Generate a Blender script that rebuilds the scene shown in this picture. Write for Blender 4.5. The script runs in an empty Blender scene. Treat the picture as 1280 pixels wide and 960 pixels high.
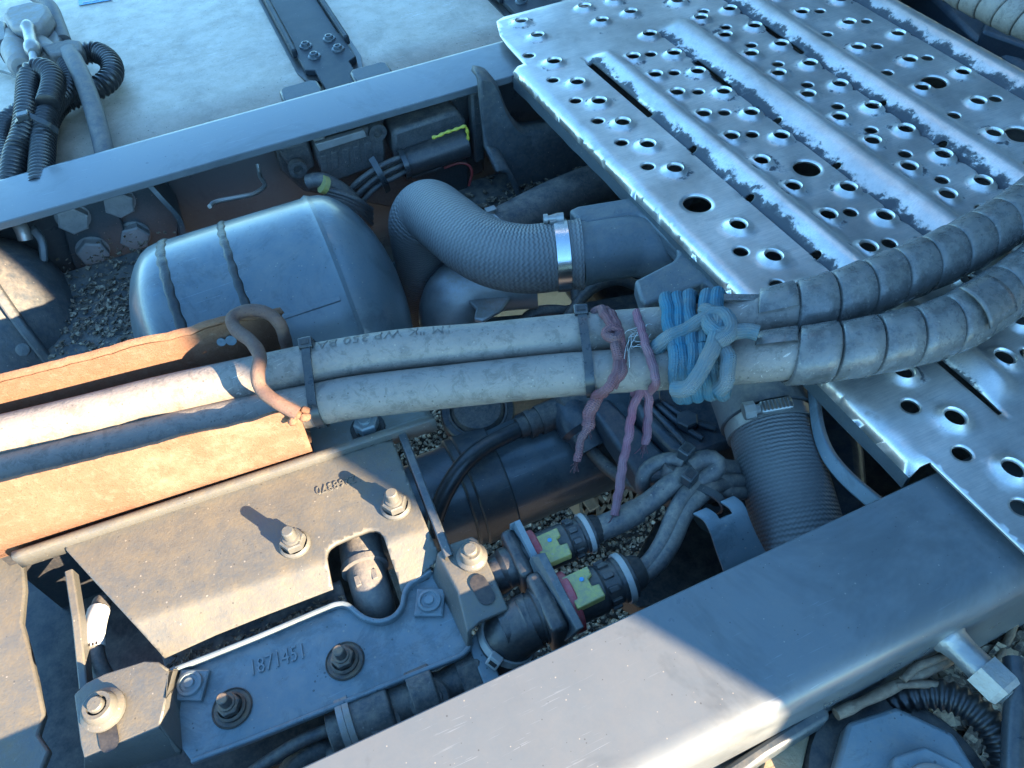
import bpy, bmesh, math, random
from mathutils import Vector, Matrix, geometry, noise
random.seed(7)
S = bpy.context.scene
C = S.collection
R = math.radians

# ------------------------------------------------------------------ camera
# x runs along the frame rails, y across the truck, z up; z = 0 is the top of the frame rails (metres)
CAM_H = 0.435
ROT = Matrix(((0.91382, 0.34708, -0.21088), (-0.40060, 0.68505, -0.60846), (-0.06672, 0.64051, 0.76505)))
cam_d = bpy.data.cameras.new('camera')
cam = bpy.data.objects.new('camera', cam_d); C.objects.link(cam)
cam.matrix_world = Matrix.Translation((0, 0, CAM_H)) @ ROT.to_4x4()
cam_d.sensor_width = 36.0; cam_d.lens = 27.0; cam_d.clip_start = 0.02; cam_d.clip_end = 500
cam_d.dof.use_dof = False
S.camera = cam
# ------------------------------------------------------------------ sky, sun, exposure
SUN_EL = R(21.0); SUN_DIR = Vector((0.525 * math.cos(SUN_EL), -0.851 * math.cos(SUN_EL), math.sin(SUN_EL))).normalized()
w = bpy.data.worlds.new('World'); S.world = w; w.use_nodes = True
wn = w.node_tree.nodes; wl = w.node_tree.links
sky = wn.new('ShaderNodeTexSky'); sky.sky_type = 'NISHITA'; sky.sun_disc = False
sky.sun_elevation = SUN_EL; sky.sun_rotation = math.atan2(SUN_DIR.x, SUN_DIR.y)
sky.air_density = 1.0; sky.dust_density = 0.2; sky.ozone_density = 4.0
tint = wn.new('ShaderNodeMix'); tint.data_type = 'RGBA'; tint.blend_type = 'MULTIPLY'; tint.inputs[0].default_value = 1.0; tint.inputs[7].default_value = (0.63, 0.94, 1.02, 1)   # the deep clear blue of this sky
wl.new(sky.outputs[0], tint.inputs[6]); wl.new(tint.outputs[2], wn['Background'].inputs[0]); wn['Background'].inputs[1].default_value = 0.138
sd = bpy.data.lights.new('sun', 'SUN'); sd.energy = 5.0; sd.angle = R(0.5); sd.color = (1.0, 0.80, 0.56)
so = bpy.data.objects.new('sun', sd); C.objects.link(so); so.rotation_euler = SUN_DIR.to_track_quat('Z', 'Y').to_euler()
so.location = SUN_DIR * 5
S.view_settings.view_transform = 'Standard'; S.view_settings.look = 'None'
S.view_settings.exposure = 2.76; S.view_settings.gamma = 1.0; S.view_settings.use_curve_mapping = False
S.render.engine = 'CYCLES'
S.cycles.max_bounces = 6; S.cycles.diffuse_bounces = 3; S.cycles.glossy_bounces = 3; S.cycles.caustics_reflective = False; S.cycles.caustics_refractive = False

# ------------------------------------------------------------------ geometry helpers
CO = Vector((0, 0, CAM_H))
def ray(u, v): return ROT @ Vector(((u - 640) / 960, (480 - v) / 960, -1))
def pz(u, v, z=0.0):
    r = ray(u, v); return CO + r * ((z - CAM_H) / r.z)
def py(u, v, y):
    r = ray(u, v); return CO + r * (y / r.y)
def px(u, v, x):
    r = ray(u, v); return CO + r * (x / r.x)
def pp(u, v, p0, n):
    r = ray(u, v); return CO + r * ((p0 - CO).dot(n) / r.dot(n))
def depth(p): return -(ROT.transposed() @ (p - CO)).z
def pr(npx, p): return npx * depth(p) / 960.0           # pixels at p -> metres
def proj(p):
    c = ROT.transposed() @ (p - CO); return 640 + 960 * c.x / -c.z, 480 - 960 * c.y / -c.z
X = Vector((1, 0, 0)); Y = Vector((0, 1, 0)); Z = Vector((0, 0, 1))

def spline(pts, step=0.004):
    pts = [Vector(p) for p in pts]
    if len(pts) == 2: P = [pts[0] * 2 - pts[1]] + pts + [pts[1] * 2 - pts[0]]
    else: P = [pts[0] * 2 - pts[1]] + pts + [pts[-1] * 2 - pts[-2]]
    out = []
    for i in range(1, len(P) - 2):
        a, b, c, d = P[i - 1:i + 3]
        n = max(2, int((c - b).length / step))
        for k in range(n):
            t = k / n
            out.append(0.5 * ((2 * b) + (c - a) * t + (2 * a - 5 * b + 4 * c - d) * t * t + (3 * b - a - 3 * c + d) * t ** 3))
    out.append(P[-2].copy())
    # even resample
    L = [0]
    for i in range(1, len(out)): L.append(L[-1] + (out[i] - out[i - 1]).length)
    n = max(2, int(L[-1] / step)); res = []; j = 0
    for k in range(n + 1):
        s = L[-1] * k / n
        while j < len(L) - 2 and L[j + 1] < s: j += 1
        t = (s - L[j]) / max(1e-9, L[j + 1] - L[j]); res.append(out[j].lerp(out[j + 1], t))
    return res

def frames(path, up=None):
    T = []
    for i in range(len(path)):
        a = path[max(0, i - 1)]; b = path[min(len(path) - 1, i + 1)]; T.append((b - a).normalized())
    u = up or (Z if abs(T[0].z) < 0.9 else X)
    n = (u - T[0] * u.dot(T[0])).normalized(); N = [n]
    for i in range(1, len(path)):
        n = N[-1] - T[i] * N[-1].dot(T[i]); N.append(n.normalized())
    return T, N

class MB:
    def __init__(s): s.v = []; s.f = []; s.uv = {}
    def add(s, vs, fs, uvs=None):
        o = len(s.v); s.v += [Vector(v) for v in vs]; s.f += [tuple(i + o for i in f) for f in fs]
        if uvs:
            for i, t in enumerate(uvs): s.uv[o + i] = t
        return s
    def grid(s, rows, closed=False, uvs=None):
        n = len(rows[0]); vs = [p for r in rows for p in r]; fs = []
        for i in range(len(rows) - 1):
            for k in range(n if closed else n - 1):
                k2 = (k + 1) % n
                fs.append((i * n + k, i * n + k2, (i + 1) * n + k2, (i + 1) * n + k))
        return s.add(vs, fs, uvs)
    def tube(s, path, r, n=14, cap=True, up=None, sy=1.0):
        T, N = frames(path, up); L = 0; vs = []; uvs = []; m = n + 1
        for i, p in enumerate(path):
            if i: L += (p - path[i - 1]).length
            rr = r(L) if callable(r) else (r[i] if isinstance(r, (list, tuple)) else r)
            b = T[i].cross(N[i])
            for k in range(m):
                a = 2 * math.pi * k / n
                vs.append(p + N[i] * (math.cos(a) * rr * sy) + b * (math.sin(a) * rr)); uvs.append((L, k / n))
        fs = [(i * m + k, (i + 1) * m + k, (i + 1) * m + k + 1, i * m + k + 1) for i in range(len(path) - 1) for k in range(n)]
        if cap:
            fs.append(tuple(range(n))); e = (len(path) - 1) * m; fs.append(tuple(e + k for k in reversed(range(n))))
        return s.add(vs, fs, uvs)
    def lathe(s, p0, ax, prof, n=24, up=None):
        ax = Vector(ax).normalized(); u = up or (Z if abs(ax.z) < 0.9 else X)
        a1 = (u - ax * u.dot(ax)).normalized(); a2 = ax.cross(a1); rows = []; uvs = []
        for (d, r) in prof:
            rows.append([p0 + ax * d + (a1 * math.cos(2 * math.pi * k / n) + a2 * math.sin(2 * math.pi * k / n)) * max(r, 1e-5) for k in range(n + 1)])
            uvs += [(d, k / n) for k in range(n + 1)]
        return s.grid(rows, False, uvs)
    def prism(s, pts, ext):
        pts = [Vector(p) for p in pts]; ext = Vector(ext); n = len(pts)
        vs = pts + [p + ext for p in pts]
        fs = [tuple(range(n)), tuple(reversed(range(n, 2 * n)))] + [(i, i + n, (i + 1) % n + n, (i + 1) % n) for i in range(n)]
        return s.add(vs, fs)
    def box(s, c, d, m=None):
        c = Vector(c); m = m or Matrix.Identity(3); h = [x / 2 for x in d]
        vs = [c + m @ Vector((sx * h[0], sy * h[1], sz * h[2])) for sx in (-1, 1) for sy in (-1, 1) for sz in (-1, 1)]
        return s.add(vs, [(0, 1, 3, 2), (4, 6, 7, 5), (0, 4, 5, 1), (2, 3, 7, 6), (0, 2, 6, 4), (1, 5, 7, 3)])
    def hexa(s, p0, ax, r, h, up=None, n=6, ch=0.12):
        return s.lathe(p0, ax, [(0, 0), (0, r), (h * (1 - ch), r), (h, r * 0.88), (h, 0)], n, up)
    def strip(s, path, wdir, w, t, closed=False, up=None):
        """flat band: path in its middle, wdir = width direction"""
        T, N = frames(path); rows = []; wdir = Vector(wdir).normalized(); n = len(path)
        for i, p in enumerate(path):
            if closed: tg = (path[(i + 1) % n] - path[i - 1]).normalized()
            else: tg = T[i]
            o = tg.cross(wdir).normalized()
            rows.append([p - wdir * w / 2 - o * t / 2, p + wdir * w / 2 - o * t / 2, p + wdir * w / 2 + o * t / 2, p - wdir * w / 2 + o * t / 2])
        if closed: rows.append(rows[0])
        s.grid(rows, True)
        if not closed:
            o = len(s.v) - 4 * len(rows); e = len(s.v) - 4
            s.f.append((o, o + 1, o + 2, o + 3)); s.f.append((e + 3, e + 2, e + 1, e))
        return s

BASE = {}
def finish(ob, label=None, cat=None, group=None, kind=None):
    if label: ob['label'] = label
    if cat: ob['category'] = cat
    if group: ob['group'] = group
    if kind: ob['kind'] = kind
    return ob
def thing(name, loc, label, cat, group=None):
    o = bpy.data.objects.new(name, None); C.objects.link(o); o.location = loc; o.empty_display_size = 0.02
    BASE[o.name] = Vector(loc); return finish(o, label, cat, group)
def build(mb, name, mat, parent=None, smooth=35, bevel=0, seg=2, solid=0, sub=0, attr=None, weld=True):
    base = BASE[parent.name] if parent else None
    if base is None:
        xs = [v.x for v in mb.v]; ys = [v.y for v in mb.v]; zs = [v.z for v in mb.v]
        base = Vector(((min(xs) + max(xs)) / 2, (min(ys) + max(ys)) / 2, min(zs)))
    me = bpy.data.meshes.new(name)
    me.from_pydata([tuple(v - base) for v in mb.v], [], mb.f)
    if mb.uv:
        lay = me.uv_layers.new(name='UVMap'); vi = [0] * len(me.loops); me.loops.foreach_get('vertex_index', vi)
        lay.uv.foreach_set('vector', [c for i in vi for c in mb.uv.get(i, (0, 0))])
    if attr:
        a = me.attributes.new('wear', 'FLOAT', 'POINT'); a.data.foreach_set('value', attr)
    bm = bmesh.new(); bm.from_mesh(me)
    if weld: bmesh.ops.remove_doubles(bm, verts=bm.verts, dist=1e-6)
    if not solid: bmesh.ops.recalc_face_normals(bm, faces=bm.faces)
    bm.to_mesh(me); bm.free(); me.update()
    me.materials.append(mat if not isinstance(mat, str) else M[mat])
    ob = bpy.data.objects.new(name, me); C.objects.link(ob)
    if parent: ob.parent = parent; ob.location = (0, 0, 0)
    else: ob.location = base
    BASE[ob.name] = base
    if solid:
        md = ob.modifiers.new('thickness', 'SOLIDIFY'); md.thickness = solid; md.offset = -1
    if bevel:
        md = ob.modifiers.new('edge', 'BEVEL'); md.width = bevel; md.segments = seg; md.limit_method = 'ANGLE'; md.angle_limit = R(30); md.harden_normals = False
    if sub:
        md = ob.modifiers.new('sub', 'SUBSURF'); md.levels = sub; md.render_levels = sub
    if smooth:
        me.polygons.foreach_set('use_smooth', [True] * len(me.polygons)); me.set_sharp_from_angle(angle=R(smooth))
    return ob
def base_of(*pts):
    n = len(pts); return Vector((sum(p.x for p in pts) / n, sum(p.y for p in pts) / n, min(p.z for p in pts)))

# ------------------------------------------------------------------ materials (all node based)
M = {}
class NT:
    def __init__(s, name):
        s.m = bpy.data.materials.new(name); s.m.use_nodes = True; s.n = s.m.node_tree.nodes; s.l = s.m.node_tree.links
        s.b = s.n['Principled BSDF']; M[name] = s.m; s.tc = s.n.new('ShaderNodeTexCoord')
    def set(s, node, k, v):
        if isinstance(v, bpy.types.NodeSocket): s.l.new(v, node.inputs[k])
        else: node.inputs[k].default_value = v
    def noise(s, scale, detail=6, rough=0.6, vec=None, out=0, dist=0.0):
        n = s.n.new('ShaderNodeTexNoise'); s.l.new(vec or s.tc.outputs['Object'], n.inputs['Vector'])
        n.inputs['Scale'].default_value = scale; n.inputs['Detail'].default_value = detail; n.inputs['Roughness'].default_value = rough
        n.inputs['Distortion'].default_value = dist
        return n.outputs[out]
    def voro(s, scale, out='Distance', feat='F1', vec=None):
        n = s.n.new('ShaderNodeTexVoronoi'); n.feature = feat; s.l.new(vec or s.tc.outputs['Object'], n.inputs['Vector']); n.inputs['Scale'].default_value = scale
        return n.outputs[out]
    def ramp(s, f, stops):
        n = s.n.new('ShaderNodeValToRGB'); s.l.new(f, n.inputs[0]); e = n.color_ramp.elements
        while len(e) < len(stops): e.new(0.5)
        for el, (p, c) in zip(e, stops): el.position = p; el.color = (c, c, c, 1) if isinstance(c, (int, float)) else (*c, 1)
        return n.outputs[0]
    def math(s, op, a, b=0.0, c=None, clamp=False):
        n = s.n.new('ShaderNodeMath'); n.operation = op; n.use_clamp = clamp; s.set(n, 0, a); s.set(n, 1, b)
        if c is not None: s.set(n, 2, c)
        return n.outputs[0]
    def mix(s, f, a, b):
        n = s.n.new('ShaderNodeMix'); n.data_type = 'RGBA'; s.set(n, 0, f)
        for k, v in ((6, a), (7, b)):
            if isinstance(v, bpy.types.NodeSocket): s.l.new(v, n.inputs[k])
            else: n.inputs[k].default_value = (*v, 1)
        return n.outputs[2]
    def bump(s, h, strength=0.3, dist=0.002, nrm=None):
        n = s.n.new('ShaderNodeBump'); n.inputs['Strength'].default_value = strength; n.inputs['Distance'].default_value = dist
        s.l.new(h, n.inputs['Height'])
        if nrm: s.l.new(nrm, n.inputs['Normal'])
        return n.outputs[0]
    def upness(s):
        g = s.n.new('ShaderNodeNewGeometry'); sp = s.n.new('ShaderNodeSeparateXYZ'); s.l.new(g.outputs['Normal'], sp.inputs[0])
        return s.math('MAXIMUM', sp.outputs[2], 0.0)
    def stretched(s, v):
        n = s.n.new('ShaderNodeMapping'); n.inputs['Scale'].default_value = v; s.l.new(s.tc.outputs['Object'], n.inputs[0]); return n.outputs[0]

DUST = (0.36, 0.28, 0.19)
def coat(name, col, col2=None, rough=0.5, metal=0.0, dust=0.3, dustcol=DUST, bump=0.15, grain=900, spec=0.5, speck=0.0, scr=0.0, big=14, grime=0.0, gs=38, clear=0.0):
    """paint, plastic or rubber: two tones, settled dust on what faces up, fine grain, specks and scratches"""
    t = NT(name); col2 = col2 or tuple(c * 0.6 for c in col)
    a = t.ramp(t.noise(big * 2.6, 5, 0.72), [(0.25, 0.0), (0.75, 1.0)]); c = t.mix(a, col2, col)
    d = t.ramp(t.noise(big * 5, 5, 0.78), [(0.38, 0.0), (0.70, 1.0)])
    dz = t.math('MULTIPLY', t.math('MULTIPLY', t.math('POWER', t.upness(), 1.5), d), dust * 1.6, clamp=True)
    fine = t.ramp(t.noise(grain * 0.55, 0, 0.5), [(0.45, 0.0), (0.62, 1.0)])
    dz = t.math('ADD', dz, t.math('MULTIPLY', fine, dust * 0.22), clamp=True)
    c = t.mix(dz, c, dustcol)
    if speck:
        v = t.n.new('ShaderNodeTexVoronoi'); t.l.new(t.tc.outputs['Object'], v.inputs['Vector']); v.inputs['Scale'].default_value = 430
        sc_ = t.n.new('ShaderNodeSeparateColor'); t.l.new(v.outputs['Color'], sc_.inputs[0])
        big_ = t.math('MULTIPLY', t.math('POWER', sc_.outputs[0], 7.0), 0.22 + speck * .24)           # few cells carry a big speck
        sp = t.math('MULTIPLY', t.math('SUBTRACT', big_, v.outputs['Distance']), 14.0, clamp=True)
        tone = t.mix(t.math('GREATER_THAN', sc_.outputs[1], 0.55), (0.035, 0.03, 0.028), (0.36, 0.30, 0.23))
        c = t.mix(t.math('MULTIPLY', sp, 0.6), c, tone)
    if scr:
        st = t.noise(60, 3, 0.5, t.stretched((0.6, 14, 6)), dist=0.6)
        sc = t.ramp(st, [(0.66, 0.0), (0.70, 1.0)]); sc = t.math('MULTIPLY', sc, t.ramp(t.noise(9, 3), [(0.5, 0), (0.62, 1)]))
        c = t.mix(t.math('MULTIPLY', sc, scr), c, tuple(min(1, x * 2.6 + .06) for x in col))
    if grime:
        gm = t.ramp(t.noise(gs, 6, 0.8, dist=0.5), [(0.50, 0.0), (0.60, 1.0)]); c = t.mix(t.math('MULTIPLY', gm, grime), c, tuple(x * 0.30 for x in col))
    if clear: t.b.inputs['Coat Weight'].default_value = clear; t.b.inputs['Coat Roughness'].default_value = 0.1
    t.l.new(c, t.b.inputs['Base Color'])
    rg = t.math('ADD', rough - 0.06, t.math('ADD', t.math('MULTIPLY', a, 0.1), t.math('MULTIPLY', dz, 0.4)), clamp=True)
    t.l.new(rg, t.b.inputs['Roughness']); t.b.inputs['Metallic'].default_value = metal; t.b.inputs['Specular IOR Level'].default_value = spec
    h = t.noise(grain * .5, 3, 0.7)
    t.l.new(t.bump(h, bump, 0.0012), t.b.inputs['Normal'])
    return t
coat('rail_paint', (0.119, 0.129, 0.133), (0.107, 0.116, 0.120), 0.31, dust=0.06, dustcol=(0.26, 0.2, 0.14), bump=0.03, speck=0.2, scr=0.22, big=9, grain=1100, clear=0.10, grime=0.30, gs=6, spec=0.42)
coat('chassis_paint', (0.075, 0.090, 0.097), (0.05, 0.06, 0.065), 0.34, dust=0.18, bump=0.08, speck=0.5, scr=0.3)
coat('tank_paint', (0.110, 0.142, 0.156), (0.092, 0.120, 0.132), 0.32, dust=0.12, bump=0.04, speck=0.4, scr=0.5, big=9, clear=0.15, grime=0.35, gs=14)
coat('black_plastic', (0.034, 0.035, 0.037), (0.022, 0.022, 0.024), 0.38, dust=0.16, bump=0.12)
coat('weld_dark', (0.028, 0.027, 0.026), (0.016, 0.016, 0.016), 0.45, dust=0.08, bump=0.5, grain=500)
coat('bolt_grey', (0.34, 0.335, 0.32), (0.22, 0.22, 0.21), 0.5, dust=0.15, bump=0.4, grain=500, speck=0.5, grime=0.2, gs=90)
coat('strap_paint', (0.022, 0.027, 0.032), (0.018, 0.022, 0.026), 0.5, dust=0.05, bump=0.05, spec=0.3, speck=0.2)
coat('conduit_plastic', (0.020, 0.021, 0.023), (0.014, 0.014, 0.015), 0.35, dust=0.08, bump=0.05)
coat('dusty_plastic', (0.085, 0.086, 0.086), (0.045, 0.046, 0.047), 0.5, dust=0.6, dustcol=(0.25, 0.2, 0.15), bump=0.3, speck=0.4, grime=0.35, gs=60)
coat('cast_iron', (0.080, 0.090, 0.095), (0.045, 0.05, 0.054), 0.55, dust=0.30, bump=0.5, grain=420, speck=0.5, grime=0.3)
coat('powder_coat', (0.092, 0.112, 0.120), (0.075, 0.09, 0.097), 0.5, dust=0.15, bump=0.6, grain=700, speck=0.4)
coat('hose_rubber', (0.250, 0.207, 0.170), (0.185, 0.156, 0.130), 0.55, dust=0.22, dustcol=(0.31, 0.245, 0.19), bump=0.45, speck=0.6, scr=0.6, big=22, grime=0.45, gs=90)
coat('wrap_plastic', (0.165, 0.155, 0.143), (0.075, 0.072, 0.068), 0.25, dust=0.22, dustcol=(0.26, 0.21, 0.16), bump=0.25, speck=0.6, scr=0.6, big=30, grime=0.5, gs=60)
coat('smooth_hose', (0.13, 0.125, 0.12), (0.08, 0.08, 0.08), 0.55, dust=0.35, bump=0.3)
coat('cable', (0.085, 0.087, 0.09), (0.055, 0.055, 0.057), 0.45, dust=0.4, bump=0.25, speck=0.4)
coat('bracket_dusty', (0.115, 0.113, 0.101), (0.098, 0.096, 0.086), 0.42, dust=0.45, dustcol=(0.18, 0.138, 0.08), bump=0.25, speck=0.5, big=10, grime=0.10)
coat('bracket_dark', (0.165, 0.212, 0.230), (0.13, 0.168, 0.183), 0.4, dust=0.14, bump=0.14, speck=0.7, scr=0.2, grime=0.35, gs=30, spec=0.4)
coat('alu_dull', (0.62, 0.48, 0.355), (0.52, 0.405, 0.30), 0.42, metal=0.25, dust=0.25, dustcol=(0.34, 0.26, 0.17), bump=0.2, speck=0.6, scr=0.4, big=8, grime=0.22, gs=12)
coat('alu_pipe', (0.45, 0.45, 0.45), (0.30, 0.30, 0.30), 0.42, metal=0.7, dust=0.4, bump=0.2)
coat('zinc', (0.40, 0.38, 0.35), (0.28, 0.27, 0.25), 0.38, metal=0.6, dust=0.3, bump=0.35, grain=500)
coat('bolt_dark', (0.12, 0.11, 0.10), (0.07, 0.06, 0.055), 0.5, metal=0.4, dust=0.6, dustcol=(0.30, 0.2, 0.12), bump=0.4, grain=600)
coat('steel_bright', (0.70, 0.70, 0.70), (0.55, 0.55, 0.55), 0.22, metal=1.0, dust=0.12, bump=0.1)
coat('cast_alu', (0.34, 0.33, 0.32), (0.20, 0.20, 0.19), 0.55, metal=0.4, dust=0.5, bump=0.5, grain=400)
coat('yellow_plastic', (0.46, 0.40, 0.10), (0.36, 0.32, 0.11), 0.5, dust=0.6, dustcol=(0.26, 0.24, 0.16), bump=0.25, speck=0.9, big=60)
coat('red_plastic', (0.52, 0.05, 0.06), (0.36, 0.04, 0.05), 0.5, dust=0.4, dustcol=(0.35, 0.2, 0.18), bump=0.25)
coat('tie_plastic', (0.036, 0.042, 0.046), (0.026, 0.03, 0.033), 0.3, dust=0.10, bump=0.08)
coat('tie_grey', (0.42, 0.41, 0.38), (0.30, 0.30, 0.28), 0.45, dust=0.3, bump=0.12)
coat('white_plastic', (0.70, 0.69, 0.65), (0.5, 0.5, 0.47), 0.5, dust=0.3, bump=0.1)
coat('blue_sticker', (0.03, 0.30, 0.55), (0.03, 0.24, 0.46), 0.35, dust=0.15, bump=0.05)
coat('ink_black', (0.02, 0.02, 0.022), None, 0.5, dust=0.1, bump=0.05)
coat('hose_print', (0.06, 0.055, 0.05), (0.09, 0.08, 0.075), 0.6, dust=0.2, bump=0.2)
coat('yellow_wire', (0.70, 0.60, 0.06), None, 0.5, dust=0.4, bump=0.2)
coat('red_wire', (0.40, 0.05, 0.05), None, 0.5, dust=0.4, bump=0.2)
coat('cab_paint', (0.035, 0.045, 0.06), (0.03, 0.04, 0.055), 0.4, dust=0.1, bump=0.02)  # dark, so the flats of the tread plate mirror a dark cab
coat('pale_bounce_paint', (0.6, 0.6, 0.6), (0.55, 0.55, 0.55), 0.3, dust=0.1, bump=0.02)  # pale, so the unseen panels brighten the reflection in the rail fold
coat('engine_blue', (0.045, 0.062, 0.078), (0.03, 0.04, 0.052), 0.34, dust=0.15, bump=0.2)
coat('twig_bark', (0.21, 0.14, 0.09), (0.11, 0.07, 0.045), 0.8, dust=0.3, bump=0.8, grain=500)
coat('wood_pale', (0.36, 0.26, 0.15), (0.22, 0.15, 0.08), 0.8, dust=0.3, bump=0.8, grain=300)
coat('cloth_blue', (0.10, 0.17, 0.26), (0.06, 0.1, 0.16), 0.9, dust=0.3, bump=0.8, grain=350)
coat('rusty_grate', (0.23, 0.13, 0.07), (0.14, 0.08, 0.05), 0.8, dust=0.2, bump=0.5)

def rust_mat(name, a, b, c, dark=0.0):
    t = NT(name)
    n1 = t.noise(26, 10, 0.7); n2 = t.noise(160, 8, 0.75)
    col = t.mix(t.ramp(n1, [(0.3, 0), (0.7, 1)]), a, b)
    col = t.mix(t.ramp(n2, [(0.5, 0), (0.72, 1)]), col, c)
    pit = t.ramp(t.voro(420), [(0.10, 1), (0.28, 0)]); col = t.mix(t.math('MULTIPLY', pit, 0.45), col, tuple(x * 0.45 for x in a))
    st = t.ramp(t.noise(9, 6, 0.7), [(0.56, 0), (0.66, 1)]); col = t.mix(t.math('MULTIPLY', st, 0.4), col, (0.30, 0.22, 0.15))
    t.l.new(col, t.b.inputs['Base Color']); t.b.inputs['Roughness'].default_value = 0.85; t.b.inputs['Specular IOR Level'].default_value = 0.25
    t.l.new(t.bump(t.math('ADD', t.noise(700, 6, 0.7), t.math('MULTIPLY', n2, 1.2)), 0.55, 0.0015), t.b.inputs['Normal'])
rust_mat('rust', (0.165, 0.078, 0.043), (0.205, 0.110, 0.066), (0.225, 0.140, 0.092))
rust_mat('rust_rod', (0.12, 0.062, 0.044), (0.155, 0.105, 0.085), (0.19, 0.11, 0.075))

def knit_mat(name='crepe_rubber', waves=38, amp=.85, pitch=.0034):
    """rubber with the wavy crepe of a wrapped, steam cured hose; uses the tube's own length/angle coordinates"""
    t = NT(name); uv = t.n.new('ShaderNodeUVMap'); uv.uv_map = 'UVMap'
    sp = t.n.new('ShaderNodeSeparateXYZ'); t.l.new(uv.outputs[0], sp.inputs[0]); s, v = sp.outputs[0], sp.outputs[1]
    wob = t.math('SINE', t.math('MULTIPLY', v, 2 * math.pi * waves)); nz = t.noise(55, 3)
    ph = t.math('ADD', t.math('MULTIPLY', s, 2 * math.pi / pitch), t.math('ADD', t.math('MULTIPLY', wob, amp), t.math('MULTIPLY', nz, 4.5)))
    wv = t.math('SINE', ph); h = t.math('ADD', t.math('MULTIPLY', wv, 0.5), 0.5)
    a = t.ramp(t.noise(16, 6), [(0.3, 0), (0.7, 1)]); c = t.mix(a, (0.075, 0.075, 0.076), (0.115, 0.113, 0.11))
    c = t.mix(t.math('MULTIPLY', h, 0.4), c, (0.20, 0.19, 0.18)); c = t.mix(t.math('MULTIPLY', t.math('POWER', t.upness(), 2.0), 0.3), c, (0.22, 0.20, 0.17))
    t.l.new(c, t.b.inputs['Base Color']); t.b.inputs['Roughness'].default_value = 0.6
    hh = t.math('ADD', h, t.math('MULTIPLY', t.noise(900, 4), 0.35)); t.l.new(t.bump(hh, 0.75, 0.0009), t.b.inputs['Normal'])
knit_mat()
knit_mat('ribbed_rubber', 56, .55, .0030)

def rope_mat(name, c1, c2, dirt, pitch, n, dirty=0.5):
    t = NT(name); uv = t.n.new('ShaderNodeUVMap'); uv.uv_map = 'UVMap'
    sp = t.n.new('ShaderNodeSeparateXYZ'); t.l.new(uv.outputs[0], sp.inputs[0]); s, v = sp.outputs[0], sp.outputs[1]
    a = t.math('SINE', t.math('ADD', t.math('MULTIPLY', s, 2 * math.pi / pitch), t.math('MULTIPLY', v, 2 * math.pi * n)))
    b = t.math('SINE', t.math('SUBTRACT', t.math('MULTIPLY', s, 2 * math.pi / pitch), t.math('MULTIPLY', v, 2 * math.pi * n)))
    h = t.math('MULTIPLY', t.math('ADD', t.math('MULTIPLY', a, b), 1.0), 0.5)
    c = t.mix(t.ramp(t.noise(60, 5), [(0.35, 0), (0.65, 1)]), c1, c2); c = t.mix(t.math('MULTIPLY', t.math('SUBTRACT', 1.0, h), 0.5), c, tuple(x * 0.4 for x in c1))
    d = t.ramp(t.noise(32, 8, 0.7), [(0.35, 0), (0.6, 1)]); c = t.mix(t.math('MULTIPLY', d, dirty), c, dirt)
    t.l.new(c, t.b.inputs['Base Color']); t.b.inputs['Roughness'].default_value = 0.9; t.b.inputs['Specular IOR Level'].default_value = 0.2
    t.l.new(t.bump(t.math('ADD', h, t.math('MULTIPLY', t.noise(1500, 3), 0.6)), 0.9, 0.0008), t.b.inputs['Normal'])
rope_mat('rope_blue', (0.03, 0.16, 0.24), (0.045, 0.21, 0.29), (0.145, 0.155, 0.145), 0.0017, 8, 0.8)
rope_mat('rope_dusty', (0.06, 0.17, 0.22), (0.09, 0.20, 0.24), (0.185, 0.185, 0.17), 0.0017, 8, 0.9)
rope_mat('cord_mauve', (0.34, 0.11, 0.14), (0.38, 0.17, 0.20), (0.20, 0.15, 0.145), 0.0018, 6, 0.6)
rope_mat('cord_brown', (0.22, 0.075, 0.085), (0.28, 0.12, 0.12), (0.13, 0.10, 0.095), 0.0024, 5, 0.6)

def plate_mat():
    t = NT('worn_plate'); at = t.n.new('ShaderNodeAttribute'); at.attribute_name = 'wear'; wv = at.outputs['Fac']
    n = t.math('ADD', t.math('MULTIPLY', t.noise(70, 4, 0.62, dist=0.2), 0.75), t.math('MULTIPLY', t.noise(330, 3, 0.6), 0.25)); m = t.math('ADD', t.math('MULTIPLY', wv, 0.60), t.math('ADD', t.math('MULTIPLY', n, 0.78), t.math('MULTIPLY', t.math('SUBTRACT', t.noise(17, 3, 0.6), 0.5), 0.42)))
    pm = t.ramp(m, [(0.645, 0.0), (0.70, 0.35), (0.73, 0.9), (0.80, 1.0)])
    br = t.noise(120, 4, 0.6, t.stretched((0.5, 9, 9))); tone = t.noise(14, 7, 0.65)
    mc = t.mix(t.ramp(tone, [(0.3, 0), (0.7, 1)]), (0.50, 0.45, 0.40), (0.95, 0.87, 0.78)); mc = t.mix(t.math('MULTIPLY', t.ramp(br, [(0.4, 0), (0.7, 1)]), 0.35), mc, (0.40, 0.40, 0.39))
    smear = t.ramp(t.noise(38, 8, 0.7), [(0.55, 0), (0.75, 1)]); mc = t.mix(t.math('MULTIPLY', smear, 0.4), mc, (0.24, 0.22, 0.19))
    t.l.new(t.mix(pm, mc, (0.040, 0.042, 0.046)), t.b.inputs['Base Color'])
    t.l.new(t.math('MULTIPLY', t.math('SUBTRACT', 1.0, pm), 0.82), t.b.inputs['Metallic'])
    t.l.new(t.math('ADD', t.math('MULTIPLY', tone, 0.22), t.math('ADD', 0.27, t.math('MULTIPLY', pm, 0.15))), t.b.inputs['Roughness'])
    h = t.math('ADD', t.math('MULTIPLY', pm, 1.5), t.math('ADD', t.math('MULTIPLY', t.noise(300, 6), 0.5), t.math('MULTIPLY', br, 0.3)))
    t.l.new(t.bump(h, 0.25, 0.0008), t.b.inputs['Normal'])
plate_mat()

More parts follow.
